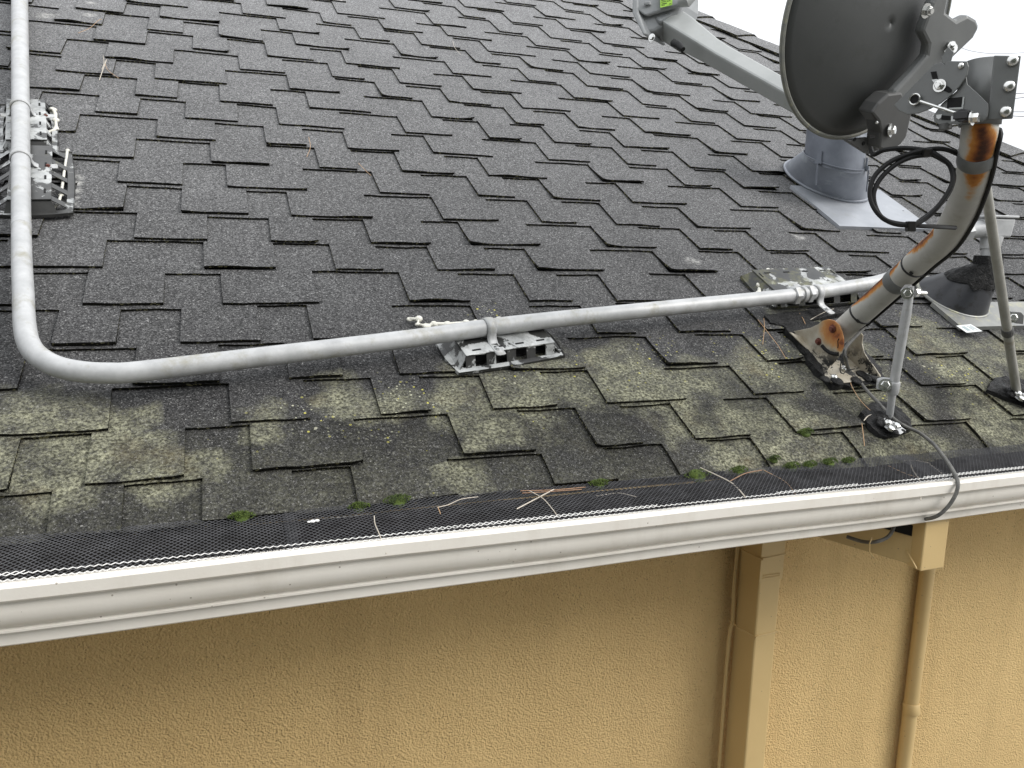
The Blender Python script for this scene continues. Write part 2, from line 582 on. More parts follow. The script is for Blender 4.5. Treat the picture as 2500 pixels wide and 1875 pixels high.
RUST = [((1.1346, 0.9858, 3.3813), 0.022), ((1.1386, 0.9862, 3.376), 0.024), ((1.1426, 0.9866, 3.3707), 0.026), ((1.1465, 0.987, 3.3654), 0.028), ((1.1495, 0.9898, 3.3575), 0.0287), ((1.1524, 0.9926, 3.3495), 0.0293), ((1.1553, 0.9954, 3.3415), 0.03), ((1.1593, 0.9994, 3.3325), 0.03), ((1.1632, 1.0034, 3.3234), 0.03), ((1.1671, 1.0074, 3.3141), 0.03), ((1.1735, 1.014, 3.3044), 0.0293), ((1.1798, 1.0205, 3.2945), 0.0287), ((1.1862, 1.0271, 3.2845), 0.028), ((1.195, 1.0366, 3.2758), 0.026), ((1.2038, 1.0461, 3.2669), 0.024), ((1.2126, 1.0556, 3.2579), 0.022), ((1.2215, 1.067, 3.2501), 0.02), ((1.2303, 1.0785, 3.2421), 0.018), ((1.239, 1.0899, 3.2339), 0.016), ((1.2491, 1.103, 3.2272), 0.0147), ((1.2591, 1.116, 3.2204), 0.0133), ((1.269, 1.1291, 3.2134), 0.012), ((1.3031, 1.2061, 3.2281), 0.012), ((1.3087, 1.216, 3.2248), 0.0133), ((1.3143, 1.2259, 3.2215), 0.0147), ((1.3199, 1.2359, 3.2181), 0.016), ((1.3254, 1.2458, 3.2147), 0.0173), ((1.3308, 1.2558, 3.2112), 0.0187), ((1.3362, 1.2657, 3.2076), 0.02), ((1.342, 1.2756, 3.2046), 0.0193), ((1.3478, 1.2856, 3.2015), 0.0187), ((1.3536, 1.2955, 3.1984), 0.018), ((1.3593, 1.3054, 3.1953), 0.0173), ((1.3649, 1.3153, 3.1921), 0.0167), ((1.3705, 1.3253, 3.1888), 0.016), ((1.373, 1.3571, 3.1621), 0.018), ((1.3736, 1.3623, 3.1584), 0.0191), ((1.3742, 1.3676, 3.1547), 0.0203), ((1.3747, 1.3728, 3.1509), 0.0214), ((1.3753, 1.3781, 3.1472), 0.0226), ((1.3758, 1.3834, 3.1434), 0.0237), ((1.3763, 1.3886, 3.1396), 0.0249), ((1.3767, 1.3939, 3.1358), 0.026), ((1.3778, 1.401, 3.1308), 0.0257), ((1.3788, 1.4082, 3.1258), 0.0254), ((1.3798, 1.4154, 3.1208), 0.0251), ((1.3808, 1.4225, 3.1157), 0.0249), ((1.3817, 1.4297, 3.1105), 0.0246), ((1.3825, 1.4369, 3.1054), 0.0243), ((1.3834, 1.4441, 3.1001), 0.024), ((1.3842, 1.4505, 3.0952), 0.0226), ((1.3851, 1.457, 3.0902), 0.0211), ((1.3859, 1.4635, 3.0852), 0.0197), ((1.3866, 1.4699, 3.0802), 0.0183), ((1.3873, 1.4764, 3.0751), 0.0169), ((1.388, 1.4829, 3.07), 0.0154), ((1.3887, 1.4894, 3.0648), 0.014)]
RUST_FOOT = [((1.3605, 1.5254, 3.0033), 0.058), ((1.3605, 1.4904, 2.9753), 0.034), ((1.3605, 1.5072, 2.99), 0.05)]

M['shingle'] = shingle_mat()
M['edge'] = edge_mat()
M['stucco'] = stucco_mat()
M['gutter'] = paint_mat('cream_gutter_paint', (0.72, 0.68, 0.61), (0.79, 0.755, 0.69), (0.50, 0.45, 0.37), dthr=(0.50, 0.78), dscale=8)
M['tan'] = paint_mat('tan_metal_paint', (0.54, 0.385, 0.17), (0.60, 0.435, 0.20), (0.38, 0.265, 0.115))
M['guard'] = plain('black_guard_wire', (0.03, 0.03, 0.032), (0.085, 0.085, 0.09), 30, 0.5, 0.0, spec=0.2)
M['guard_edge'] = plain('white_guard_wire', (0.62, 0.61, 0.58), (0.72, 0.71, 0.69), 30, 0.45, 0.1)
M['gutter_shade'] = plain('gutter_shade_black', (0.006, 0.0055, 0.005), (0.014, 0.012, 0.011), 30, 0.95, 0, 0.6, 60, spec=0.05)
M['conduit'] = plain('weathered_conduit_paint', (0.36, 0.365, 0.365), (0.50, 0.505, 0.505), 22, 0.45, 0.1, 0.08, 60, (0.27, 0.255, 0.19), 15, (0.54, 0.74))
M['galv'] = plain('galvanised_steel', (0.40, 0.405, 0.405), (0.50, 0.505, 0.505), 25, 0.42, 0.2, 0.05, 90, (0.33, 0.32, 0.29), 14, (0.6, 0.75))
M['bright'] = plain('bright_zinc', (0.60, 0.60, 0.58), (0.72, 0.72, 0.70), 60, 0.22, 0.9)
M['peel'] = peel_mat('peeling_painted_plastic', 0.0)
M['peel_mid'] = peel_mat('half_peeled_plastic', 0.022)
M['peel_dark'] = peel_mat('peeling_dark_plastic', 0.045)
M['peel_moss'] = peel_mat('mossy_peeling_plastic', 0.065, 0.12)
M['sealant'] = plain('white_sealant', (0.62, 0.60, 0.52), (0.72, 0.71, 0.64), 50, 0.5, 0, 0.3, 90, (0.35, 0.33, 0.27), 40, (0.58, 0.68))
M['mast'] = mast_mat()
M['foot'] = foot_mat()
M['dish'] = plain('dark_grey_dish_paint', (0.056, 0.059, 0.058), (0.070, 0.073, 0.071), 8, 0.5, 0.05, 0.05, 200, (0.05, 0.053, 0.05), 22, (0.55, 0.75))
M['dishrim'] = plain('scuffed_rim_paint', (0.15, 0.155, 0.15), (0.24, 0.24, 0.20), 40, 0.6, 0.1, 0.1, 150, (0.30, 0.29, 0.20), 60, (0.55, 0.65))
M['brack'] = plain('grey_bracket_paint', (0.125, 0.13, 0.128), (0.165, 0.17, 0.166), 10, 0.42, 0.1, 0.04, 120, (0.13, 0.13, 0.125), 20, (0.6, 0.75))
M['darkbrack'] = plain('dark_bracket_paint', (0.065, 0.065, 0.063), (0.085, 0.085, 0.082), 12, 0.45, 0.1)
M['black'] = plain('black_plastic', (0.010, 0.010, 0.011), (0.02, 0.02, 0.021), 20, 0.4)
M['cable'] = plain('black_coax_jacket', (0.007, 0.007, 0.007), (0.014, 0.014, 0.014), 30, 0.5, spec=0.25)
M['cable_old'] = plain('weathered_coax_jacket', (0.05, 0.05, 0.048), (0.17, 0.165, 0.15), 45, 0.6, 0, 0.2, 120)
M['strut'] = plain('weathered_strut_zinc', (0.30, 0.295, 0.26), (0.40, 0.395, 0.36), 22, 0.5, 0.1, 0.1, 120, (0.22, 0.20, 0.14), 18, (0.55, 0.7))
M['vent_cone'] = plain('streaked_sheet_metal', (0.19, 0.205, 0.235), (0.28, 0.30, 0.335), 12, 0.42, 0.1, 0.05, 60, (0.40, 0.43, 0.46), 13, (0.56, 0.75))
M['hole'] = plain('dark_slot_and_shade', (0.006, 0.006, 0.006), None, 10, 0.9)
M['arm'] = plain('pale_arm_paint', (0.33, 0.345, 0.335), (0.41, 0.42, 0.41), 9, 0.4, 0.15, 0.03, 90, (0.30, 0.30, 0.25), 25, (0.6, 0.75))
M['lnb'] = plain('grey_feed_plastic', (0.25, 0.262, 0.268), (0.31, 0.32, 0.325), 10, 0.4, 0.05, 0.05, 120, (0.25, 0.26, 0.26), 18, (0.55, 0.7))
M['green'] = plain('lime_sticker', (0.34, 0.62, 0.05), (0.38, 0.66, 0.07), 30, 0.4)
M['ink'] = plain('black_print', (0.02, 0.025, 0.01), None, 10, 0.6)
M['vent'] = plain('grey_blue_sheet_metal', (0.10, 0.112, 0.135), (0.165, 0.18, 0.21), 10, 0.42, 0.2, 0.05, 60, (0.40, 0.42, 0.45), 7, (0.58, 0.75))
M['plate'] = plain('flashing_sheet', (0.28, 0.295, 0.32), (0.38, 0.395, 0.42), 9, 0.42, 0.2, 0.05, 40, (0.30, 0.31, 0.32), 16, (0.55, 0.7))
M['plate_dull'] = plain('dull_flashing_sheet', (0.20, 0.205, 0.20), (0.30, 0.30, 0.28), 14, 0.5, 0.3, 0.1, 60, (0.36, 0.35, 0.25), 30, (0.52, 0.66))
M['blackcone'] = plain('tar_coated_sheet', (0.016, 0.017, 0.020), (0.036, 0.038, 0.045), 9, 0.42, 0.0, 0.1, 60, (0.010, 0.010, 0.010), 18, (0.52, 0.6))
M['tar'] = tar_mat()
M['moss'] = plain('green_moss', (0.04, 0.07, 0.010), (0.10, 0.14, 0.02), 90, 0.9, 0, 0.5, 200, (0.03, 0.045, 0.012), 60, (0.5, 0.65))
M['needle_pale'] = plain('bleached_needle', (0.46, 0.40, 0.32), (0.58, 0.53, 0.45), 60, 0.6)
M['needle_brown'] = plain('brown_needle', (0.20, 0.10, 0.05), (0.34, 0.20, 0.11), 60, 0.6)
M['needle_tan'] = plain('tan_needle', (0.36, 0.22, 0.11), (0.46, 0.30, 0.17), 60, 0.6)
M['rustbolt'] = plain('dark_rust', (0.085, 0.025, 0.018), (0.16, 0.05, 0.03), 70, 0.8, 0, 0.5, 200)
M['ground'] = plain('grey_asphalt', (0.17, 0.165, 0.155), (0.23, 0.225, 0.21), 0.8, 0.85, 0, 0.3, 40)
M['sticker'] = plain('white_sticker', (0.66, 0.68, 0.68), (0.74, 0.75, 0.75), 60, 0.4)
M['print'] = plain('grey_print', (0.34, 0.40, 0.41), None, 10, 0.6)
M['soffit'] = plain('soffit_paint', (0.45, 0.33, 0.16), (0.50, 0.37, 0.19), 5, 0.7)
M['leaf'] = plain('dull_foliage', (0.04, 0.05, 0.03), (0.07, 0.085, 0.05), 3, 0.7)
M['bark'] = plain('grey_bark', (0.06, 0.052, 0.045), (0.10, 0.09, 0.08), 6, 0.9, 0, 0.5, 20)
M['wire'] = plain('grey_wire', (0.12, 0.12, 0.13), None, 5, 0.6)

# ---------------------------------------------------------------- the ground
g = MB()
g.grid([[(x, y, 0) for x in (-150, -20, 0, 20, 150)] for y in (-150, -20, 0, 20, 150)])
tag(g.build('ground', M['ground']), 'grey asphalt ground below the eave', 'ground', kind='structure')

# added unseen evergreen screen behind the viewer, put in to shade the wall
hg = MB()
rh = random.Random(11)
for i in range(64):
    x = lerp(-13, 1.6, i / 63) + rh.uniform(-.2, .2)
    hh = rh.uniform(6.2, 7.6)
    y = -4.6 + rh.uniform(-.3, .3)
    hg.tube([(x, y, 0), (x, y, hh * .3), (x + rh.uniform(-.1, .1), y, hh * .75), (x + rh.uniform(-.2, .2), y, hh)], [0.45, 0.75, 0.6, 0.08], 9)
tag(hg.build('added_shade_trees', M['leaf'], smooth=True), kind='stuff')

# ---------------------------------------------------------------- the house: deck, walls, shingles
house = thing('house', (0, 1.3, 0), 'tan stucco house with a hipped grey asphalt shingle roof', 'house')
HIP_U, HIP_S, HIP_K = 3.601, 2.728, -0.368


def hip_u(s):
    return HIP_U + HIP_K * (s - HIP_S)


S_E, S_R, U_L = 0.92, 7.4, -6.0
E1, R1, R0, E0 = RP(hip_u(S_E), S_E, -0.03), RP(hip_u(S_R), S_R, -0.03), RP(U_L, S_R, -0.03), RP(U_L, S_E, -0.03)
BY = 2 * R1.y - E1.y
E2, E3 = Vector((E1.x, BY, E1.z)), Vector((U_L, BY, E1.z))
deck = MB()
deck.poly([E0, E1, R1, R0])
deck.poly([E1, E2, R1])
deck.poly([E2, E3, R0, R1])
deck.poly([E3, E0, R0])
roof = deck.build('roof', [M['shingle']], house)

WY, EAVE_Z = 1.52, 2.70
wall = MB()
WX0, WX1, WB = -5.6, 3.9, BY - 0.3
nz = 6
for (a, b) in (((WX0, WY), (WX1, WY)), ((WX1, WY), (WX1, WB)), ((WX1, WB), (WX0, WB)), ((WX0, WB), (WX0, WY))):
    wall.poly([(a[0], a[1], 0), (b[0], b[1], 0), (b[0], b[1], EAVE_Z + 0.02), (a[0], a[1], EAVE_Z + 0.02)])
wall.build('wall', M['stucco'], house)
sof = MB()
sof.box((-0.9, 1.40, 2.690), (5.0, 0, 0), (0, 0.118, 0), (0, 0, 0.008))
sof.build('soffit', M['soffit'], house)
fas = MB()
fas.box((-0.9, 1.292, 2.675), (5.1, 0, 0), (0, 0.010, 0), (0, 0, 0.062))
fas.build('fascia', M['soffit'], house)

TH = 0.0062                                 # thickness of one asphalt layer
ROWV = {11: 10.2, 10: 9.55, 9: 8.67, 8: 7.84, 7: 6.96, 6: 6.0, 5: 5.0, 4: 4.1, 3: 3.15, 2: 2.08, 1: 1.06, 0: .03, -1: -1.03, -2: -2.1, -3: -3.22, -4: -4.33,
        -5: -5.5, -6: -6.7, -7: -7.9, -8: -9.08, -9: -10.2, -10: -11.6, -11: -12.9, -12: -14.3, -13: -15.6, -14: -16.9, -15: -18.2, -16: -19.5, -17: -20.8,
        -18: -22.1, -19: -23.4, -20: -24.7, -21: -26, -22: -27.3, -23: -28.6, -24: -29.9}
ROWX = {11: (.20, 1.07), 10: (.039, 1.1), 9: (.744, 1.1), 8: (.58, 1.1), 7: (.18, 1.12), 6: (.008, 1.195), 5: (.763, 1.19), 4: (.625, 1.19), 3: (1.377, 1.195),
        2: (1.231, 1.195), 1: (.792, 1.195), 0: (.652, 1.195), -1: (.194, 1.19), -2: (.302, 1.239), -3: (-.165, 1.264), -4: (-.321, 1.27), -5: (.488, 1.286),
        -6: (.325, 1.25), -7: (-.168, 1.319), -8: (-.293, 1.3), -9: (.54, 1.31), -10: (.40, 1.32)}
for i in range(-11, -25, -1):
    ROWX[i] = (ROWX[i + 1][0] - (0.15 if i % 2 == 0 else 0.49) + (0.3 if i % 5 == 0 else 0), 1.32)
PAT = ((0.0, .195), (.395, .15), (.692, .11), (.93, .15))


def row_s(k):
    return 2.36 - .1422 * ROWV[k]


def eave_s(u):
    pts = [(-3, .900), (-.31, .903), (.22, .909), (.55, .921), (.85, .917), (1.2, .90), (1.55, .874), (1.8, .866), (6, .866)]
    for (a, b), (c, d) in zip(pts[:-1], pts[1:]):
        if a <= u <= c:
            return lerp(b, d, (u - a) / (c - a))
    return pts[-1][1]


def und(u, s):
    """the deck is not flat: slow waves, and the lowest course bends over the edge"""
    h = 0.004 * (noise.noise(Vector((u * 1.6, s * 1.6, 3.1)))) + 0.0015 * noise.noise(Vector((u * 6, s * 6, 9.2)))
    if s < 1.02:
        h -= (0.25 + 0.30 * max(0, min(1, u - 0.2))) * (1.02 - s) ** 2 * 2.2
    return h


def slab(mb, u0, u1, sb, st, h_b, h_t, th, nu, ns, k, wob=0.0012, lift=0.0, mats=(0, 1), tuck=True, skirt=True):
    """one layer of asphalt felt: granules on top, raw mat on its edges"""
    seed = Vector((k * 7.3, u0 * 3.1, 1.7))
    rows = []
    dl, dr = random.uniform(-.0025, .0025), random.uniform(-.0025, .0025)
    curl = random.choice((0, 0, 0.002, 0.005)) if lift else 0.0
    cside = random.random() < 0.5
    for j in range(ns + (2 if tuck else 1)):
        t = min(j / ns, 1.0)
        r = []
        for i in range(nu + 1):
            q = i / nu
            u = lerp(u0, u1, q)
            b0 = sb if sb is not None else eave_s(u)
            w = wob * (noise.noise(seed + Vector((u * 18, 0, 0))) * 1.6 + 0.6 * noise.noise(seed + Vector((u * 90, 5, 0))))
            s = lerp(b0 + w, st, t) + (0.010 if j > ns else 0.0)
            u += (dl * (1 - q) + dr * q) * (1 - t)
            u = min(u, hip_u(s) - 0.004)
            h = lerp(h_b, h_t, t) + und(u, s)
            up = curl * abs(2 * q - 1) ** 4 * max(0.0, 1 - t * 1.6) * (1 if (q < 0.5) == cside else 0) + lift * max(0.0, 0.35 + noise.noise(seed + Vector((u * 9, 11, 0))) * 1.3) * max(0.0, 1 - t * 2.2)
            if j > ns:
                h -= 0.004
            r.append(RP(u, s, h + up))
        rows.append(r)
    ids = mb.grid(rows, mats[0])
    if skirt:
        low = [mb.vert(p - NL * th + SL * 0.0015) for p in rows[0]]
        for i in range(nu):
            mb.face([low[i], low[i + 1], ids[0][i + 1], ids[0][i]], mats[1])
    for e, flip in ((0, False), (nu, True)):
        lo = [mb.vert(rows[j][e] - NL * th) for j in range(ns + 1)]
        for j in range(ns):
            q = [lo[j], ids[j][e], ids[j + 1][e], lo[j + 1]]
            mb.face(q[::-1] if flip else q, mats[1])


U0, U1 = -1.35, 4.4
pieces = []                                      # (estimated size in the picture, build function result)
fwd = cam.rotation_euler.to_matrix() @ Vector((0, 0, -1))
cr = cam.rotation_euler.to_matrix() @ Vector((1, 0, 0))
cu = cam.rotation_euler.to_matrix() @ Vector((0, 1, 0))


def in_view(p):
    q = p - cam.location
    z = q.dot(fwd)
    if z < 0.1:
        return 0, 9, 9
    return z, q.dot(cr) / z * 0.7848, q.dot(cu) / z * 0.7848 / 0.75


for k in range(11, -25, -1):
    if k - 1 not in ROWV:
        continue
    X0, PER = ROWX[k]
    sc = PER / 1.195
    sb, st = row_s(k), row_s(k - 1)
    if k == 11:
        sb = None
    starts = []
    for m in range(-6, 7):
        for a, w in PAT:
            starts.append((X0 + m * PER + a * sc + random.uniform(-.006, .006), w * sc * random.uniform(.95, 1.06)))
    starts.sort()
    for (ua, w), (ub, _) in zip(starts[:-1], starts[1:]):
        smid = st - 0.06
        if ub < U0 or ua > hip_u(smid) - 0.02:
            continue
        mb = MB()
        delta = random.choice((0.002, 0.004, 0.009, 0.012, 0.015)) if k < 8 else random.choice((0.002, 0.004, 0.007))
        lift = random.choice((0.0, 0.001, 0.002, 0.0035, 0.006)) if k < 10 else random.choice((0.001, 0.003))
        # tooth of the upper layer
        slab(mb, ua, ua + w, sb, st, TH, 0.0, TH * random.uniform(.85, 1.2), 9, 3, k, 0.0022, lift)
        # web of the upper layer above the cut-out
        slab(mb, ua + w, ub, st - delta, st, 0.0001, 0.0, TH, 8, 1, k + 50, 0.0024, 0.0)
        # the backing layer seen in the cut-out
        slab(mb, ua + w - 0.002, ub + 0.002, sb, st, 0.0, -TH, TH, 5, 2, k + 90, 0.0, 0.0, skirt=(k == 11))
        cpt = RP((ua + ub) / 2, st - 0.07, 0)
        z, px, py = in_view(cpt)
        size = 0
        if abs(px) < 0.56 and abs(py) < 0.56:
            view = (cam.location - cpt).normalized().dot(NL)
            size = (ub - ua) * 0.14 * view / (z * z)
        pieces.append((size, mb, cpt))

pieces.sort(key=lambda q: -q[0])
rest = MB()
for n_, (size, mb, cpt) in enumerate(pieces):
    if n_ < 296 and size > 0:
        mb.build('shingle', [M['shingle'], M['edge']], roof, loc=cpt)
    else:
        o_ = len(rest.v)
        rest.v += mb.v
        rest.f += [[i + o_ for i in f] for f in mb.f]
        rest.m += mb.m
tag(rest.build('shingle_field', [M['shingle'], M['edge']], roof), kind='stuff')
# dark starter strip under the first course
st_ = MB()
rows = []
for i in range(60):
    u = lerp(U0, 4.2, i / 59)
    s = eave_s(u) + 0.006
    rows.append([RP(u, s, -0.008 + und(u, s)), RP(u, s, -0.016 + und(u, s)), RP(u, s + 0.2, -0.02 + und(u, s + .2))])
st_.grid(rows)
st_.build('starter_strip', M['edge'], roof)

# caps along the hip
WING = Vector((0.90, 0.36, -0.32)).normalized()
hd = (RP(hip_u(3), 3, 0) - RP(hip_u(2), 2, 0)).normalized()      # up along the hip
inw = -(Vector((1, 0, 0)) - hd * hd.x).normalized()              # on the main slope, away from the hip
caps = MB()
STEP = 0.335
p_hip = RP(hip_u(4.612), 4.612, 0.0)
for i in range(-13, 8):
    lo = p_hip + hd * (i * STEP)
    hi = lo + hd * (STEP + 0.05)
    if (lo - ORG).dot(SL) < 0.9:
        continue
    c = MB()
    wv = 0.165 + random.uniform(-.008, .008)
    rows = []
    for p, hh in ((lo, 0.021), (lerp(lo, hi, 0.5), 0.017), (hi, 0.009)):
        p = p + NL * hh
        rows.append([p + inw * wv - NL * 0.003, p + inw * wv * 0.5 + NL * .001, p + inw * 0.03 + NL * .001, p, p + WING * 0.03, p + WING * 0.09, p + WING * 0.17])
    ids = c.grid(rows, 0)
    low = [c.vert(q - NL * 0.012) for q in rows[0]]
    for j in range(6):
        c.face([low[j], low[j + 1], ids[0][j + 1], ids[0][j]], 1)
    lo2 = [c.vert(r[0] - NL * 0.010) for r in rows]
    for j in range(2):
        c.face([lo2[j], ids[j][0], ids[j + 1][0], lo2[j + 1]], 1)
    c.build('ridge_cap', [M['shingle'], M['edge']], roof, loc=lo)

# ---------------------------------------------------------------- gutter with its mesh guard
gut = thing('gutter', (0.8, 1.2, 2.64), 'cream painted gutter under the eave, with a black mesh guard', 'gutter')
GX0, GX1 = -2.2, 3.9
prof = [(1.172, 2.7345), (1.168, 2.7385), (1.151, 2.7385), (1.1475, 2.735), (1.1475, 2.7185), (1.150, 2.7155), (1.157, 2.7145), (1.1575, 2.711), (1.1565, 2.700), (1.158, 2.690),
        (1.162, 2.680), (1.168, 2.6725), (1.1735, 2.6685), (1.1735, 2.6665), (1.1705, 2.6645), (1.1705, 2.662), (1.176, 2.6585), (1.178, 2.655), (1.1785, 2.6405), (1.181, 2.638), (1.275, 2.638), (1.278, 2.641), (1.278, 2.740)]
tr = MB()


def sag(x, z):
    """hung a little unevenly: the face is twisted up towards the right, with small dents"""
    k = max(0.0, min(1.0, (2.715 - z) / 0.077))
    r_ = max(0.0, min(1.0, (x - 0.2) / 1.4))
    return z + k * (0.002 + 0.0085 * r_) + 0.0012 * math.sin(x * 3.1) + 0.0009 * math.sin(x * 9)


tr.grid([[(x, y + 0.0012 * noise.noise(Vector((x * 5, z * 25, 0))), sag(x, z)) for y, z in prof] for x in [lerp(GX0, GX1, i / 60) for i in range(61)]])
trough = tr.build('trough', M['gutter'], gut, smooth=True, solid=0.0012, angle=35)
gk = MB()  # added dark sheet gives the trough its shaded look through the mesh
gk.grid([[(x, y, z_ + 0.004 * noise.noise(Vector((x * 8, y * 30, 0)))) for y, z_ in ((1.163, 2.724), (1.18, 2.729), (1.21, 2.733), (1.245, 2.738), (1.2755, 2.744))] for x in [lerp(GX0, GX1, i / 120) for i in range(121)]])
tag(gk.build('gutter_shade_fill', M['gutter_shade'], gut), kind='stuff')


def guard_z(y):
    t = (y - 1.166) / 0.115
    return lerp(2.7415, 2.757, t) + 0.002 * math.sin(t * math.pi)


def guard(x0, x1, dz, ay, by, px=0.0094, py=0.0090):
    """expanded metal: staggered diamonds of flat strands, the edge row left unpainted"""
    mb = MB()
    nr = int((by - ay) / (py / 2))
    nc = int((x1 - x0) / px)
    for r in range(nr):
        y0, y1 = ay + r * py / 2, ay + (r + 1) * py / 2
        z0, z1 = guard_z(y0) + dz, guard_z(y1) + dz
        white = r < 1
        wd = 0.00105
        for c in range(nc):
            xa = xa0 = x0 + (c + (0.0 if r % 2 == 0 else 0.5)) * px
            wob = 0.0011 * noise.noise(Vector((xa0 * 9, y0 * 40, 0))) + 0.002 * noise.noise(Vector((xa0 * 2.2, 3.3, 0)))
            for sgn in (-1, 1):
                xb = xa + sgn * px / 2
                m = 1 if white else 0
                # a strand: two faces forming a ridge, so it catches light from both sides
                a0, a1 = Vector((xa - wd, y0 - 0.0003, z0 + wob)), Vector((xa + wd, y0 + 0.0003, z0 + wob))
                b0, b1 = Vector((xb - wd, y1 - 0.0003, z1 + wob)), Vector((xb + wd, y1 + 0.0003, z1 + wob))
                ma, mb_ = (a0 + a1) / 2 + Vector((0, 0, .0007)), (b0 + b1) / 2 + Vector((0, 0, .0007))
                i = [mb.vert(q) for q in (a0, ma, a1, b0, mb_, b1)]
                mb.face([i[0], i[1], i[4], i[3]], m)
                mb.face([i[1], i[2], i[5], i[4]], m)
    return mb


for x0, x1, dz in ((-1.1, 0.105, 0.0), (0.085, 1.385, 0.0016), (1.34, 2.5, 0.0)):
    tag(guard(x0, x1, dz, 1.158, 1.284).build('mesh_guard', [M['guard'], M['guard_edge']], gut), kind='stuff')
# bare edge of the mesh along the lip: one open row of pale diamonds, worn off here and there
eg = MB()
x = -1.1
i = 0
while x < 2.5:
    gone = noise.noise(Vector((x * 2.3, 4.2, 0))) > 0.28
    if not gone:
        for y0, y1, o_ in ((1.1675, 1.1715, 0.0), (1.1715, 1.1760, 0.5)):
            if y1 > 1.173 and noise.noise(Vector((x * 3.1, 1.2, 0))) > 0.05:
                continue
            xa = x + o_ * 0.0105
            for sg in (-1, 1):
                z0_, z1_ = guard_z(y0) + 0.0022, guard_z(y1) + 0.0022
                eg.tube([(xa, y0, z0_), (xa + sg * 0.00525, y1, z1_)], 0.00085, 4)
    x += 0.0105
tag(eg.build('edge_strands', M['guard_edge'], gut), kind='stuff')

# ---------------------------------------------------------------- downspout: outlet box, slanting arm, tall leg
dsp = thing('downspout', (1.16, 1.50, 0.0), 'square tan downspout with a mitred elbow under the gutter', 'downspout')
DX0, DX1, DY0, DY1 = 1.131, 1.190, 1.420, 1.500
zt = 2.665
leg = MB()
leg.prism([(DX0, DY0, 0.06), (DX1, DY0, 0.06), (DX1, DY1, 0.06), (DX0, DY1, 0.06)], (0, 0, 2.40))
leg.build('lower_leg', M['tan'], dsp, bevel=0.004)
leg = MB()
e = 0.0025
leg.prism([(DX0 - e, DY0 - e, 2.44), (DX1 + e, DY0 - e, 2.44), (DX1 + e, DY1 + e, 2.44), (DX0 - e, DY1 + e, 2.44)], (0, 0, 0.235))
for zz_ in (2.449, 2.455):
    leg.box(((DX0 + DX1) / 2, DY0 - e - .0005, zz_), (0.024, 0, 0), (0, 0.002, 0), (0, 0, 0.0012))
leg.build('upper_sleeve', M['tan'], dsp, bevel=0.003)
bx = MB()
BX0, BX1, BY0, BY1 = 1.352, 1.417, 1.19, 1.262
bx.prism([(BX0, BY0, 2.532), (BX1, BY0, 2.532), (BX1, BY1, 2.535), (BX0, BY1, 2.535)], (0, 0, 0.112))
bx.build('outlet_box', M['tan'], dsp, bevel=0.003)
ar = MB()
# slanting arm: from the foot of the outlet box back to the tall leg
A_, B_ = Vector((BX0 + 0.012, 1.205, 2.5345)), Vector((1.15, 1.455, 2.572))
dirv = (B_ - A_)
side = Vector((dirv.y, -dirv.x, 0)).normalized() * 0.0
wv = Vector((0.052, 0.040, 0))
hv = Vector((0, 0, 0.062))
ar.prism([A_, A_ + wv, A_ + wv + hv, A_ + hv], dirv)
ar.build('slanting_arm', M['tan'], dsp, bevel=0.003)
blk = MB()  # black strip stands in for the shade between arm and gutter
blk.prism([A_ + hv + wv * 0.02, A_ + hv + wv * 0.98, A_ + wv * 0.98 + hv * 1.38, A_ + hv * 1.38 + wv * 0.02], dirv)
blk.build('shade_strip', M['hole'], dsp)
seam = MB()
seam.tube([(1.3396, 1.1885, 2.5411), (1.3424, 1.215, 2.5622), (1.3537, 1.245, 2.5766)], 0.0016, 6)
seam.build('miter_seam', M['tan'], dsp)
for zz_ in (2.497, 2.305):
    b = MB()
    q = 0.0035 if zz_ > 2.44 else 0.0012
    pts = [(DX0 - q - .012, DY1, zz_ + .004), (DX0 - q - .012, DY0 + .04, zz_ + .003), (DX0 - q, DY0 - q, zz_), (DX1 + q, DY0 - q, zz_ + .004), (DX1 + q, DY1, zz_ + .002)]
    b.tube(pts, 0.0016, 6)
    b.box((DX0 + 0.002, DY0 - q - .002, zz_), (0.004, 0, 0), (0, 0.0025, 0), (0, 0, 0.003))
    b.build('zip_tie', M['tan'], dsp)

# thin painted cable beside the tall leg
cb = MB()
pts = [(DX0 - .010, DY1 - .004, 2.66), (DX0 - .0105, DY1 - .006, 2.50), (DX0 - .012, DY1 - .005, 2.40), (DX0 - .009, DY1 - .006, 2.31), (DX0 - .015, DY1 - .006, 2.27), (DX0 - .016, DY1 - .005, 2.1), (DX0 - .014, DY1 - .005, 1.6), (DX0 - .014, DY1 - .005, 0.2)]
cb.tube(smooth_path(pts, 6), 0.0048, 8)
tag(cb.build('wall_cable', M['tan'], smooth=True), 'thin tan painted cable tied along the left of the square downspout', 'cable')

# round pipe on the wall
rp = thing('wall_conduit', (1.726, 1.499, 0), 'round tan painted conduit running down the stucco wall', 'conduit')
b = MB()
b.tube([(1.726, 1.498, 0.05), (1.726, 1.498, 2.69)], 0.0190, 20)
b.build('pipe', M['tan'], rp, smooth=True)
b = MB()
b.ring((1.726, 1.4931, 1.9484), (1.726, 1.498, (1.726, 1.4931, 1.9484)[2] + 0.030), 0.019, 0.0032)
b.build('coupling', M['tan'], rp, smooth=True)

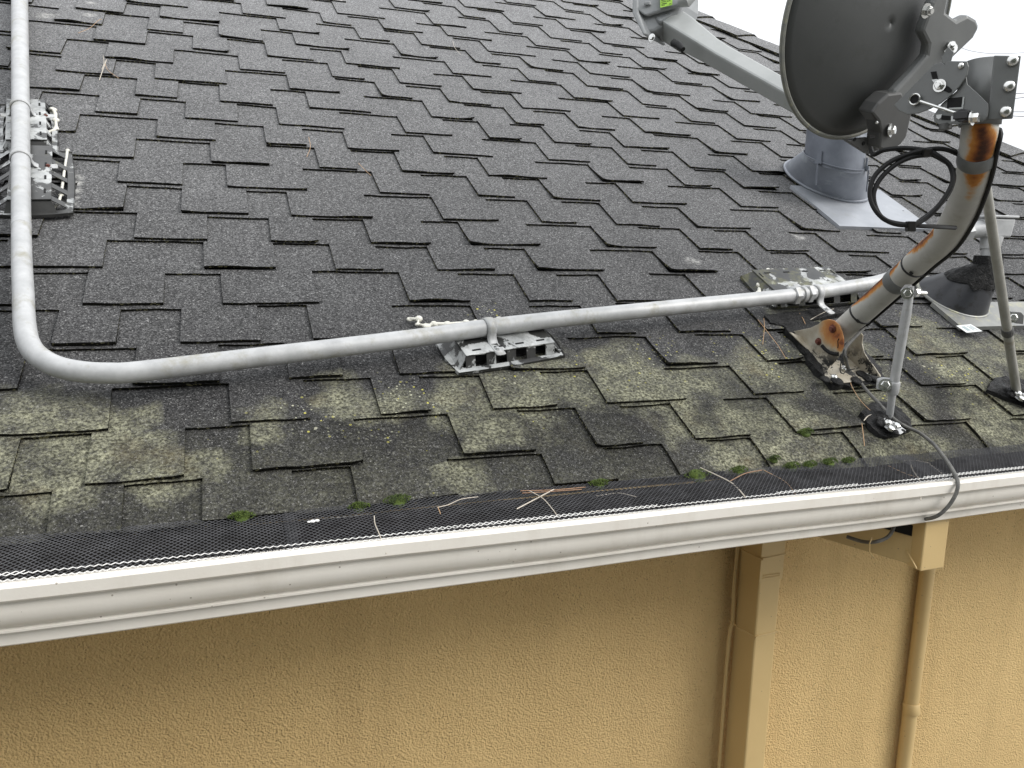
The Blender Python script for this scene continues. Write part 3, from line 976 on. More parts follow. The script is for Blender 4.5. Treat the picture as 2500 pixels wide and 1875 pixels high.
# ---------------------------------------------------------------- grey conduit along the roof
cond = thing('roof_conduit', RP(-0.15, 1.3, 0.03), 'long pale grey conduit bent across the shingles on low supports', 'conduit')
HC = 0.056
CR = 0.0185
corner_pts = [(-0.3371, 1.4072, 0.056), (-0.3283, 1.3548, 0.056), (-0.3164, 1.3071, 0.056), (-0.298, 1.2704, 0.056), (-0.2679, 1.2398, 0.056), (-0.2288, 1.2216, 0.056), (-0.1841, 1.2144, 0.056), (-0.1359, 1.2162, 0.056)]
left_pts = [(-0.6039, 3.3251, 0.056), (-0.4771, 2.4045, 0.056), (-0.4109, 1.9208, 0.056), (-0.368, 1.6126, 0.056), (-0.3451, 1.4622, 0.056)]
main_pts = [(0.0419, 1.244, 0.056), (0.3595, 1.2953, 0.056), (0.5935, 1.3395, 0.056), (0.9707, 1.3917, 0.056), (1.3963, 1.4473, 0.056)]
end_pts = [(1.5897, 1.4782, 0.06), (1.7173, 1.49, 0.075)]
tail = [(1.8015, 1.7316, 3.1398), (1.9406, 1.7788, 3.1992), (2.0259, 1.7963, 3.2273)]
path = [RP(*p) for p in left_pts[:1]]
far = RP(*left_pts[0]) + (RP(*left_pts[0]) - RP(*left_pts[1])).normalized() * 0.8
allp = [far] + [RP(*p) for p in left_pts + corner_pts + main_pts + end_pts] + [Vector(t) for t in tail]
sp = smooth_path(allp, 8)


def cond_r(p):
    s = (p - ORG).dot(SL)
    return CR + max(0.0, s - 1.7) * 0.0042


b = MB()
b.tube(sp, [cond_r(p) for p in sp], 20)
b.build('pipe', M['conduit'], cond, smooth=True)


def axis_at(p):
    """nearest point and direction of the conduit's axis"""
    i = min(range(1, len(sp) - 1), key=lambda j: (sp[j] - p).length)
    t = (sp[i + 1] - sp[i - 1]).normalized()
    q = sp[i] + t * (p - sp[i]).dot(t)
    return q, t


def strap(p, off, screw_mat, two=False, wid=0.011, tab=0.052):
    """pipe strap: a band over the conduit and a screwed tab"""
    q, t = axis_at(Vector(p))
    r = cond_r(q) + 0.0012
    sidev = NL.cross(t).normalized() * off
    b = MB()
    rows = []
    prof_ = []
    for k in range(15):
        a = lerp(-0.15, math.pi + 0.15, k / 14) if two else lerp(-0.25, math.pi + 0.55, k / 14)
        prof_.append(sidev * (math.cos(a) * r) + NL * (math.sin(a) * r))
    base = -r - 0.003
    prof_ = [sidev * (r + tab) + NL * (base + 0.0032), sidev * (r + 0.013) + NL * (base + 0.0032), sidev * (r + 0.004) + NL * (base + 0.009)] + prof_
    if two:
        prof_ += [-sidev * (r + 0.004) + NL * (base + 0.009), -sidev * (r + 0.013) + NL * (base + 0.0032), -sidev * (r + tab) + NL * (base + 0.0032)]
    for d_, e_ in ((-1, 0), (-0.35, 0.0016), (0.35, 0.0016), (1, 0)):
        rows.append([q + t * (d_ * wid) + v + v.normalized() * e_ for v in prof_])
    b.grid(rows)
    o = b.build('strap', M['conduit'], cond, smooth=True, solid=0.0016)
    s_ = MB()
    for sg in ((1, -1) if two else (1,)):
        s_.bolt(q + sidev * sg * (r + tab * 0.62) + NL * (base + 0.004), NL, 0.0042, 0.004)
    s_.build('screw', screw_mat, o)


def band(p, length, thick, mat, name, n=20):
    q, t = axis_at(Vector(p))
    b = MB()
    b.ring(q - t * length / 2, q + t * length / 2, cond_r(q), thick, n)
    return b.build(name, mat, cond, smooth=(n > 8))


strap(RP(*(-0.4725, 2.3706, 0.056)), 1, M['rustbolt'], two=True)
strap(RP(*(-0.4295, 2.0587, 0.056)), 1, M['rustbolt'])
strap(RP(*(0.5395, 1.3137, 0.056)), -1, M['galv'])
strap(RP(*(1.488, 1.4625, 0.056)), 1, M['galv'], two=True)
band(RP(*(-0.3838, 1.7305, 0.056)), 0.022, 0.0006, M['galv'], 'coupling_band')
band(RP(*(1.6714, 1.5049, 0.055)), 0.018, 0.0006, M['galv'], 'coupling_band')
band(RP(*(1.4092, 1.4472, 0.056)), 0.020, 0.0065, M['conduit'], 'coupling_nut', 6)
band(RP(*(1.4364, 1.4529, 0.056)), 0.014, 0.0035, M['conduit'], 'coupling_sleeve')
band(RP(*(1.4562, 1.4567, 0.056)), 0.018, 0.0065, M['conduit'], 'coupling_nut', 6)

# ---------------------------------------------------------------- plastic supports under the conduit


def support(pa, pb, side, half_w, label, h=0.029, ribs=5, group='plastic pipe supports', hi=1.52, mat='peel', side_mat=None):
    """slotted plastic block: top plate on ribs and end walls, standing on a flange"""
    pa, pb = Vector(pa), Vector(pb)
    t = (pb - pa).normalized()
    w = NL.cross(t).normalized() * side
    mid = (pa + pb) / 2
    L = (pb - pa).length / 2
    o = thing('pipe_support', mid, label, 'pipe support', group)
    lo = 1.22 if hi < 1.6 else hi - 0.35
    b = MB()
    b.box(mid + NL * (h - 0.002), t * L, w * half_w, NL * 0.002)
    tp = b.build('top_plate', M[mat], o, bevel=0.0012)
    slots = [(mid + t * (L * (-0.72 + 0.48 * i)) + w * (half_w * 0.70 * sg), 0.010, 0.0022) for i in range(4) for sg in (-1, 1)]
    slots += [(mid + t * (L * 0.93 * sg) + w * half_w * .55, 0.0016, 0.010) for sg in (-1, 1)]
    for c, ka, kb in slots:
        b = MB()
        b.box(c + NL * (h + 0.0006), t * ka, w * kb, NL * 0.0004)
        b.build('slot', M['hole'], tp)
    for sg in (-1, 1):
        for i in range(ribs):
            b = MB()
            x = lerp(-0.90, 0.90, i / (ribs - 1))
            top = mid + t * (L * x) + w * (half_w * 0.97 * sg) + NL * (h - 0.004)
            bot = mid + t * (L * x) + w * (half_w * lo * sg) + NL * 0.010
            b.prism([top - t * 0.011, top + t * 0.011, bot + t * 0.011, bot - t * 0.011], w * (-0.003 * sg))
            b.build('rib', M[side_mat or mat], o)
    for sg in (-1, 1):
        b = MB()
        e0 = mid + t * (L * 0.98 * sg) + NL * (h - 0.004)
        e1 = mid + t * ((L + 0.016) * sg) + NL * 0.010
        b.prism([e0 - w * half_w * .97, e0 + w * half_w * .97, e1 + w * half_w * 1.2, e1 - w * half_w * 1.2], t * (-0.003 * sg))
        b.build('end_wall', M[side_mat or mat], o)
    b = MB()
    rows = []
    nn = 32
    for f, hh in ((0.0, 0.0105), (0.5, 0.0095), (0.9, 0.0085), (1.0, 0.011), (1.02, 0.004)):
        r = []
        for k in range(nn):
            a = 2 * math.pi * k / nn
            cx_, sx_ = math.cos(a), math.sin(a)
            m_ = max(abs(cx_), abs(sx_)) ** 0.82
            kx = lerp(L + 0.012, L + 0.030, f)
            kw = lerp(half_w * lo, half_w * hi, f)
            r.append(mid + t * (kx * cx_ / m_) + w * (kw * sx_ / m_) + NL * (hh + und(0.5, 1.2)))
        rows.append(r)
    b.grid(rows, 0, closed=True)
    b.build('base_flange', M[side_mat or mat], o, smooth=True)
    b = MB()
    b.box(mid + NL * 0.006, t * L * 0.9, w * half_w * 0.8, NL * 0.004)
    b.build('inner_floor', M['hole'], o)
    return o


pc0, pc1 = RP(*(0.4733, 1.3077, 0.0)), RP(*(0.6918, 1.3432, 0.0))
pcm = NL.cross((pc1 - pc0).normalized()).normalized()
half = 0.045
support(RP(*(0.4642, 1.2571, 0.03)[:2]) + SL * 0.045, RP(*(0.6756, 1.2967, 0.03)[:2]) + SL * 0.045, 1, 0.045, 'peeling black and white plastic support under the middle of the conduit', mat='peel_mid', side_mat='peel_dark', h=0.037)
support(RP(*(1.3874, 1.542, 0.03)[:2]), RP(*(1.663, 1.5641, 0.03)[:2]), 1, 0.066, 'mossy plastic conduit support beside the rusted dish foot', hi=1.25, mat='peel_moss', h=0.037)
support(RP(*(-0.4538, 2.2143, 0.03)[:2]) + Vector((.012, 0, 0)), RP(*(-0.4899, 2.4829, 0.03)[:2]) + Vector((.012, 0, 0)), 1, 0.046, 'upper of the two plastic supports stacked under the upright grey conduit', h=0.036, mat='peel')
support(RP(*(-0.4019, 1.8887, 0.03)[:2]) + Vector((.008, 0, 0)), RP(*(-0.4241, 2.1809, 0.03)[:2]) + Vector((0, 0, 0)), 1, 0.044, 'lower of the two plastic supports stacked under the upright grey conduit', h=0.036, hi=2.05, mat='peel_dark')


def blob_run(name, pts, rad, label, cat, mat, seed):
    rr = random.Random(seed)
    b = MB()
    for p in pts:
        r = rad * rr.uniform(0.55, 1.35)
        b.ball(p + NL * r * 0.3, r, NL + Vector((rr.uniform(-.4, .4), rr.uniform(-.4, .4), 0)), 9, 6, flat=rr.uniform(0.4, 0.75))
    b.tube([p + NL * 0.002 for p in pts], [rad * rr.uniform(0.4, 0.65) for _ in pts], 7)
    return tag(b.build(name, mat, smooth=True, angle=180), label, cat)


blob_run('sealant_bead', [RP(*p) for p in [(0.3907, 1.4307, 0.008), (0.4117, 1.4302, 0.008), (0.4053, 1.4112, 0.008), (0.4233, 1.4022, 0.008), (0.4425, 1.4101, 0.008), (0.4701, 1.4093, 0.008), (0.4959, 1.4108, 0.008), (0.5169, 1.4123, 0.008), (0.54, 1.4161, 0.008)]], 0.0085, 'curled bead of white sealant above the middle conduit support', 'sealant', M['sealant'], 3)
blob_run('sealant_bead', [RP(*p) for p in [(0.5658, 1.4183, 0.006), (0.5796, 1.4201, 0.006), (0.598, 1.4285, 0.006), (0.6134, 1.4259, 0.006), (0.6302, 1.4277, 0.006), (0.6436, 1.4274, 0.006), (0.6545, 1.4271, 0.006)]], 0.0075, 'short lumpy white sealant just behind the middle conduit strap', 'sealant', M['sealant'], 4)
blob_run('sealant_bead', [RP(*p) for p in [(1.3603, 1.5189, 0.012), (1.386, 1.5576, 0.012), (1.4106, 1.5908, 0.012), (1.4403, 1.6251, 0.012), (1.4688, 1.6463, 0.012), (1.4756, 1.6359, 0.012)]], 0.011, 'white sealant lump at the left end of the mossy support', 'sealant', M['sealant'], 5)
blob_run('sealant_bead', [RP(*p) for p in [(-0.4139, 2.3247, 0.008), (-0.3994, 2.3402, 0.008), (-0.3939, 2.3545, 0.008), (-0.4009, 2.4079, 0.008), (-0.4073, 2.456, 0.008), (-0.4152, 2.4834, 0.008), (-0.4232, 2.4891, 0.008)]], 0.009, 'ragged white sealant along the right of the upper left support', 'sealant', M['sealant'], 6)
blob_run('sealant_bead', [RP(*p) for p in [(-0.3534, 1.8879, 0.008), (-0.3431, 1.9228, 0.008), (-0.3417, 1.9683, 0.008), (-0.3457, 2.047, 0.008), (-0.3493, 2.1249, 0.008), (-0.3533, 2.2195, 0.008)]], 0.0065, 'thin white sealant down the right of the lower left support', 'sealant', M['sealant'], 8)

# ---------------------------------------------------------------- large grey vent and its flashing


def sheet(mb, u0, u1, s0, s1, h, th=0.0016, n=10):
    rows = [[RP(lerp(u0, u1, i / n), lerp(s0, s1, j / n), h + und(lerp(u0, u1, i / n), lerp(s0, s1, j / n)) * 0.6) for i in range(n + 1)] for j in range(n + 1)]
    ids = mb.grid(rows)
    per = [ids[0][i] for i in range(n + 1)] + [ids[j][n] for j in range(1, n + 1)] + [ids[n][i] for i in range(n - 1, -1, -1)] + [ids[j][0] for j in range(n - 1, 0, -1)]
    low = [mb.vert(mb.v[i] - NL * 0.012) for i in per]
    for i in range(len(per)):
        j = (i + 1) % len(per)
        mb.face([low[i], low[j], per[j], per[i]])


def boot(top_c, top_r, base_u, base_s, base_r, h, n=40, rows_n=10, flare=0.0, base_rs=None, tilt=0.0):
    """sheet metal boot: circle at the pipe, circle on the roof plane"""
    rows = []
    for j in range(rows_n + 1):
        t = j / rows_n
        r = []
        for k in range(n):
            a = 2 * math.pi * k / n
            p = Vector(top_c) + Vector((math.cos(a), math.sin(a), tilt * math.sin(a))) * top_r
            q = RP(base_u + base_r * math.cos(a), base_s + (base_rs or base_r) * math.sin(a), h)
            v = lerp(p, q, t)
            if flare:
                v = v + (Vector(q) - Vector((top_c[0], top_c[1], q.z))).normalized() * flare * (t * t - t)
            r.append(v)
        rows.append(r)
    return rows


vent = thing('roof_vent', RP(2.12, 2.28, 0), 'large grey sheet metal vent pipe behind the satellite dish', 'roof vent')
ax = Vector((2.0271, 2.333, 3.5397))
v_r = 0.100
base_c = (2.125, 2.285)
zc = (2.0033, 2.2997, 3.4905)[2]
TILT = 0.42
b = MB()
n = 40
b.grid([[(ax.x + v_r * rr * math.cos(2 * math.pi * k / n), ax.y + v_r * rr * math.sin(2 * math.pi * k / n), z_ + TILT * tl * v_r * math.sin(2 * math.pi * k / n)) for k in range(n)] for z_, rr, tl in ((zc - 0.012, 1.0, 1), (zc + 0.10, 0.99, .5), (zc + 0.25, 0.985, 0), (zc + 0.26, 0.96, 0))], closed=True)
b.build('pipe', M['vent'], vent, smooth=True)
b = MB()
rows = boot((ax.x, ax.y, zc), v_r + 0.004, base_c[0], base_c[1], 0.150, 0.016, base_rs=0.172, tilt=TILT)
b.grid(rows, closed=True)
b.build('cone', M['vent_cone'], vent, smooth=True)
b = MB()
b.tube(rows[-1] + rows[-1][:1], 0.0055, 8)
b.build('rim_bead', M['vent_cone'], vent, smooth=True)
b = MB()
b.tube([p + Vector((0, 0, 0.001)) for p in rows[0]] + [rows[0][0] + Vector((0, 0, 0.001))], 0.0016, 6)
b.build('seam_bead', M['vent'], vent, smooth=True)
b = MB()
sheet(b, 1.935, 2.34, 1.935, 2.235, 0.0105)
b.build('flashing', M['plate'], vent)
for (x, y) in [(2086.3471971066906, 397.8300180831826), (1965.641952983725, 375.2260397830018)]:
    pass
for a in (-0.9, -2.75):
    b = MB()
    c0 = Vector((ax.x + math.cos(a) * (v_r + 0.006), ax.y + math.sin(a) * (v_r + 0.006), zc + 0.012 + TILT * v_r * math.sin(a)))
    rd = Vector((math.cos(a), math.sin(a), 0))
    tg = Vector((-rd.y, rd.x, 0))
    b.box(c0, tg * 0.007, rd * 0.003, Vector((0, 0, 0.022)))
    b.box(c0 + rd * 0.006 - Vector((0, 0, .012)), tg * 0.010, rd * 0.003, Vector((0, 0, 0.007)))
    b.box(c0 + rd * 0.008 - Vector((0, 0, .055)), tg * 0.0025, rd * 0.002, Vector((0, 0, 0.035)))
    b.build('clip', M['vent'], vent)

# ---------------------------------------------------------------- tarred boot with the small conduit body above it
bo = thing('pipe_boot', RP(2.03, 1.5, 0), 'black tar coated cone flashing with torn wrap round its neck', 'pipe flashing')
neck = Vector((2.0659, 1.7171, 3.1736))
rows = boot((neck.x, neck.y, neck.z - 0.02), 0.034, 2.035, 1.505, 0.098, 0.012, base_rs=0.108)
b = MB()
b.grid(rows, closed=True)
b.build('cone', M['blackcone'], bo, smooth=True)
b = MB()
b.tube(rows[-1] + rows[-1][:1], 0.005, 8)
b.build('rim_bead', M['plate_dull'], bo, smooth=True)
b = MB()
rr_ = random.Random(5)
wrap = []
for j, (t, ex) in enumerate(((-0.12, 0.002), (0.0, 0.004), (0.1, 0.006), (0.2, 0.004), (0.3, 0.006), (0.4, 0.006), (0.5, 0.004))):
    r = []
    for k in range(40):
        a = 2 * math.pi * k / 40
        p0, p1 = rows[0][k], rows[-1][k]
        tt = t + (0.16 * noise.noise(Vector((math.cos(a) * 2, math.sin(a) * 2, 4))) if j == 6 else 0)
        v = lerp(p0, p1, max(tt, 0)) + (Vector((0, 0, -tt * 0.2)) if tt < 0 else Vector())
        out = Vector((math.cos(a), math.sin(a), 0.2))
        r.append(v + out * (ex + 0.0045 * noise.noise(Vector((math.cos(a) * 4, math.sin(a) * 4, t * 22 + j)))))
    wrap.append(r)
b.grid(wrap, closed=True)
b.build('torn_wrap', M['tar'], bo, smooth=True)
b = MB()
sheet(b, 1.930, 2.36, 1.352, 1.475, 0.0125)
b.build('flashing', M['plate_dull'], bo)
b = MB()
stk = [Vector(RP(*p)) for p in [(1.9119, 1.3555, 0.0145), (1.9711, 1.3614, 0.0145), (1.9823, 1.3272, 0.0145), (1.9198, 1.3219, 0.0145)]]
b.prism(stk, NL * 0.0008)
stko = b.build('sticker', M['sticker'], bo)
b = MB()
for (a0, a1, c0, c1) in ((.18, .42, .2, .8), (.55, .62, .15, .85), (.68, .74, .25, .7), (.80, .86, .15, .8)):
    q = [lerp(lerp(stk[0], stk[1], x), lerp(stk[3], stk[2], x), y) + NL * 0.0012 for x, y in ((a0, c0), (a1, c0), (a1, c1), (a0, c1))]
    b.poly(q)
b.build('print', M['print'], stko)
b = MB()
b.tube([neck - Vector((0, 0, 0.03)), neck + Vector((0, 0, 0.045))], 0.021, 14)
b.build('pipe', M['galv'], bo, smooth=True)

cbd = thing('conduit_body', neck + Vector((0, 0, 0.04)), 'pale grey conduit junction box above the tarred cone', 'junction box')
cc = Vector((2.0769, 1.7192, 3.261))
lx, ly = Vector((0.98, -0.18, 0)).normalized(), Vector((0.18, 0.98, 0)).normalized()
b = MB()
b.box(cc + Vector((0, 0, -0.005)), lx * 0.040, ly * 0.022, Vector((0, 0, 0.026)), taper=1.14)
b.build('body', M['conduit'], cbd, bevel=0.005)
b = MB()
b.box(cc + Vector((0, 0, 0.026)), lx * 0.052, ly * 0.029, Vector((0, 0, 0.0035)))
b.build('cover', M['conduit'], cbd, bevel=0.002)
b = MB()
b.tube([cc - lx * 0.035 + Vector((0, 0, -0.008)), cc - lx * 0.062 + Vector((0, 0, -0.012)), cc - lx * 0.08 + Vector((0, 0, -0.015))], [0.025, 0.023, 0.022], 16)
b.build('side_hub', M['conduit'], cbd, smooth=True)
b = MB()
b.tube([cc - lx * 0.078 + Vector((0, 0, -0.015)), cc - lx * 0.102 + Vector((0, 0, -0.020))], 0.0275, 6)
b.build('hex_nut', M['galv'], cbd)
b = MB()
b.tube([cc + Vector((0, 0, -0.03)) - lx * .004, neck + Vector((0, 0, 0.02))], [0.030, 0.025], 16)
b.build('lower_hub', M['conduit'], cbd, smooth=True)
b = MB()
b.bolt(cc + lx * 0.036 + Vector((0, 0, 0.029)), (0, 0, 1), 0.004, 0.003)
b.build('screw', M['galv'], cbd)

# ---------------------------------------------------------------- satellite dish: foot, mast, struts, clamp, reflector, arm, feed
foot_uv = (1.4449, 1.2476, 0.01)
sat = thing('satellite_dish', RP(1.42, 1.24, 0.01), 'dark grey satellite dish on a rust streaked bent mast', 'satellite dish')
mast_pts = [Vector(p) for p in ((1.3985, 1.546, 2.9849), (1.4029, 1.4707, 3.0511), (1.3989, 1.3923, 3.1135), (1.3761, 1.299, 3.1752), (1.3324, 1.2094, 3.217), (1.2687, 1.1229, 3.2646), (1.2173, 1.0635, 3.3076), (1.1829, 1.0286, 3.3417), (1.1549, 1.0046, 3.3771))]
top = mast_pts[-1]
mast_pts += [top + Vector((0, 0, 0.03)), top + Vector((0, 0, 0.075)), top + Vector((0, 0, 0.114))]
mp = smooth_path(mast_pts, 6)
MR = 0.0268
b = MB()
b.tube(mp, MR, 28)
mast = b.build('mast', M['mast'], sat, smooth=True)


def mast_at(p):
    p = Vector(p)
    i = min(range(1, len(mp) - 1), key=lambda j: (mp[j] - p).length)
    t = (mp[i + 1] - mp[i - 1]).normalized()
    return mp[i] + t * (p - mp[i]).dot(t), t


b = MB()
q, t = mast_at((1.1755, 1.0272, 3.3484))
b.ring(q - t * 0.0135, q + t * 0.0135, MR, 0.0025, 28)
b.build('upper_collar', M['brack'], sat, smooth=True)
q2, t2 = mast_at((1.3952, 1.3737, 3.1227))
b = MB()
b.ring(q2 - t2 * 0.014, q2 + t2 * 0.014, MR, 0.0022, 28)
loc_ = b.build('lower_collar', M['brack'], sat, smooth=True)
b = MB()
lug = [(1.3568, 1.3253, 3.1072), (1.3671, 1.3239, 3.1196), (1.3787, 1.3197, 3.1198), (1.3825, 1.316, 3.1078), (1.3809, 1.3137, 3.093), (1.372, 1.3151, 3.0833), (1.3618, 1.3195, 3.0871)]
b.prism(lug, (0.004, 0.006, 0))
b.build('lug', M['galv'], sat, bevel=0.001)
b = MB()
bp = Vector((1.3608, 1.3119, 3.1019))
b.bolt(bp, (-0.6, -0.8, 0.1), 0.0085, 0.008)
b.build('bolt', M['bright'], loc_)
b = MB()
b.tube([(1.3913, 1.3226, 3.1027), (1.4228, 1.3216, 3.1016)], 0.0045, 10)
b.tube([(1.392, 1.3223, 3.1027), (1.4007, 1.3223, 3.1024)], 0.009, 6)
b.build('bolt_stud', M['bright'], loc_)

# foot: plate on the roof, two pressed ears that hold the mast
fp = [RP(*p) for p in [(1.3327, 1.1712, 0.013), (1.3263, 1.1472, 0.013), (1.3329, 1.1381, 0.013), (1.3569, 1.1375, 0.013), (1.4207, 1.1412, 0.013), (1.4746, 1.1451, 0.013), (1.4904, 1.1577, 0.013), (1.4954, 1.1921, 0.013), (1.4722, 1.2247, 0.013), (1.4411, 1.2421, 0.013), (1.4135, 1.2702, 0.013), (1.3834, 1.3068, 0.013), (1.3443, 1.3433, 0.013), (1.347, 1.3055, 0.013), (1.3534, 1.2516, 0.013), (1.3483, 1.2054, 0.013)]]
b = MB()
b.prism(fp, NL * 0.0035)
b.build('foot_plate', M['foot'], sat, bevel=0.001)
b = MB()
b.prism([(1.362, 1.6742, 2.9778), (1.362, 1.636, 2.9875), (1.362, 1.5993, 2.9968), (1.362, 1.5732, 3.0086), (1.362, 1.5586, 3.0183), (1.362, 1.5395, 3.0246), (1.362, 1.5198, 3.0236), (1.362, 1.5015, 3.0145), (1.362, 1.4907, 2.9996), (1.362, 1.4835, 2.9838), (1.362, 1.4814, 2.9643), (1.362, 1.4866, 2.9498), (1.362, 1.5012, 2.9317), (1.362, 1.5156, 2.9161), (1.362, 1.5235, 2.9023), (1.362, 1.5286, 2.8873), (1.362, 1.5513, 2.9105), (1.362, 1.5722, 2.9313), (1.362, 1.6126, 2.9546)], (0.0035, 0, 0))
el = b.build('foot_ear', M['foot'], sat, bevel=0.0012)
b = MB()
lip = [(1.358, 1.5112, 2.917), (1.358, 1.519, 2.9032), (1.358, 1.5241, 2.8882)]
lip2 = [RP(*p) for p in [(1.3402, 1.1744, 0.016), (1.3275, 1.1638, 0.016), (1.3308, 1.1374, 0.016)]]
b.grid([lip, [lerp(Vector(p), q, .5) + NL * -0.002 for p, q in zip(lip, lip2)], lip2])
b.build('ear_flange', M['foot'], el, smooth=True, solid=0.003)
b = MB()
b.prism([(1.446, 1.562, 2.9785), (1.446, 1.542, 2.991), (1.446, 1.5234, 2.9951), (1.446, 1.5136, 2.9875), (1.446, 1.5133, 2.9672), (1.446, 1.5045, 2.948), (1.446, 1.4901, 2.9339), (1.446, 1.4743, 2.9229), (1.446, 1.4584, 2.9099), (1.446, 1.4456, 2.8976), (1.446, 1.4708, 2.897), (1.446, 1.5302, 2.903), (1.446, 1.56, 2.9306)], (0.0035, 0, 0))
er = b.build('foot_ear', M['foot'], sat, bevel=0.0012)
b = MB()
b.bolt((1.361, 1.5191, 3.004), (-1, 0, 0), 0.0066, 0.008)
b.build('bolt', M['rustbolt'], el)
b = MB()
b.bolt((1.361, 1.5631, 2.9681), (-1, 0, 0), 0.0062, 0.007)
b.build('bolt', M['rustbolt'], el)
b = MB()
b.tube([(1.3618, 1.5507, 2.9596), (1.3618, 1.5386, 2.9519), (1.3618, 1.5247, 2.9469), (1.3618, 1.5093, 2.9454), (1.3618, 1.4936, 2.947)], 0.0046, 8)
b.build('slot', M['hole'], el)
b = MB()
b.tube([(1.3616, 1.497, 2.9836), (1.3616, 1.5004, 2.9771), (1.3616, 1.4979, 2.9682), (1.3616, 1.4982, 2.9605)], 0.0012, 5)
b.build('scratch', M['hole'], el)
for p, c_ in zip([(1.3956, 1.1848, 0.021), (1.3453, 1.1545, 0.021), (1.4531, 1.1613, 0.021), (1.47, 1.1528, 0.021)], (1, 0, 1, 0)):
    b = MB()
    b.ball(RP(*p), 0.0085, NL, 10, 6, flat=0.7)
    b.build('bolt', M['bright'], sat, smooth=True, angle=180)
for i, p in enumerate([(1.3463, 1.1421, 0.018), (1.4351, 1.1637, 0.018), (1.4391, 1.1485, 0.018), (1.4614, 1.1471, 0.018), (1.4024, 1.141, 0.018), (1.319, 1.1511, 0.018)]):
    b = MB()
    b.ball(RP(*p), 0.016 - 0.0015 * (i % 3), NL, 10, 6, flat=0.35)
    b.build('tar_dab', M['tar'], sat, smooth=True, angle=180)


def tar_patch(name, outline, h, label, seed, amp=0.010):
    """lumpy trowelled tar: an irregular mound over the shingles"""
    b = MB()
    cu_ = sum(p[0] for p in outline) / len(outline)
    cs_ = sum(p[1] for p in outline) / len(outline)
    dense = []
    for i in range(len(outline)):
        a, c = outline[i], outline[(i + 1) % len(outline)]
        for k in range(6):
            dense.append((lerp(a[0], c[0], k / 6), lerp(a[1], c[1], k / 6)))
    rows = []
    for f in (0.02, 0.12, 0.24, 0.36, 0.48, 0.6, 0.7, 0.8, 0.88, 0.95, 1.0, 1.01):
        r = []
        for (u, s) in dense:
            uu, ss = lerp(cu_, u, f), lerp(cs_, s, f)
            wob = 1.2 * noise.noise(Vector((uu * 30, ss * 45, seed))) + 0.9 * noise.noise(Vector((uu * 75, ss * 110, seed)))
            hh = (h + amp * wob) * (1 - 0.45 * f * f) + 0.007 if f < 1.005 else -0.003
            e_ = 1 + (0.10 * noise.noise(Vector((u * 45, s * 45, seed + 4))) if f > 0.9 else 0)
            r.append(RP(cu_ + (uu - cu_) * e_, cs_ + (ss - cs_) * e_, max(hh, -0.003) + und(uu, ss)))
        rows.append(r)
    b.grid(rows, closed=True)
    return tag(b.build(name, M['tar'], smooth=True), label, 'roof sealant')


tar_patch('roof_tar', [(1.35, 1.3797), (1.4169, 1.4011), (1.4783, 1.3875), (1.5113, 1.3398), (1.5273, 1.2716), (1.519, 1.1971), (1.4922, 1.1478), (1.4291, 1.1274), (1.3312, 1.1341), (1.3247, 1.1783), (1.3347, 1.2488), (1.3499, 1.3123)], 0.009, 'broad black tar smear spread round the foot of the dish mast', 2.3, 0.005)
tar_patch('roof_tar', [(1.3408, 1.0411), (1.3883, 1.0644), (1.4345, 1.07), (1.4603, 1.0403), (1.454, 1.0004), (1.4371, 0.9757), (1.3545, 0.96), (1.3311, 0.9854)], 0.010, 'black tar pad under the foot of the nearer strut by the gutter', 5.1, 0.006)
tar_patch('roof_tar', [(1.777, 1.0933), (1.8353, 1.1308), (1.8953, 1.1323), (1.935, 1.1085), (1.9042, 1.0487), (1.8521, 1.0036), (1.8317, 1.0344), (1.8016, 1.0564)], 0.012, 'black tar pad under the foot of the thin strut at right', 8.4, 0.008)
tar_patch('roof_tar', [(1.3236, 1.4271), (1.4238, 1.4429), (1.5713, 1.446), (1.5774, 1.4304), (1.4535, 1.4001), (1.354, 1.3796), (1.3179, 1.3922)], 0.006, 'dark tar below the mossy support', 3.7, 0.004)


def strut_foot(u, s, label_side):
    b = MB()
    pts = [RP(u + x, s + y, 0.019) for x, y in ((-0.016, 0.010), (0.010, 0.018), (0.026, 0.002), (0.034, -0.026), (0.010, -0.036), (-0.010, -0.022))]
    b.prism(pts, NL * 0.003)
    o = b.build('strut_foot', M['sealant'] if False else M['galv'], sat, bevel=0.001)
    for x, y in ((-0.006, -0.020), (0.016, -0.012)):
        b = MB()
        b.bolt(RP(u + x, s + y, 0.022), NL, 0.0080, 0.007, washer=False)
        b.build('bolt', M['bright'], o)
    b = MB()
    b.ball(RP(u - 0.002, s - 0.004, 0.027), 0.0095, NL, 10, 6, flat=0.8)
    b.build('bolt', M['bright'], o, smooth=True, angle=180)
    for x, y, r in ((-0.014, 0.002, .011), (0.004, -0.026, .009), (0.022, -0.012, .008), (-0.006, 0.014, .011), (0.012, 0.008, .010), (0.026, -0.026, .007)):
        b = MB()
        b.ball(RP(u + x, s + y, 0.020), r, NL, 9, 5, flat=0.5)
        b.build('tar_dab', M['tar'], o, smooth=True, angle=180)


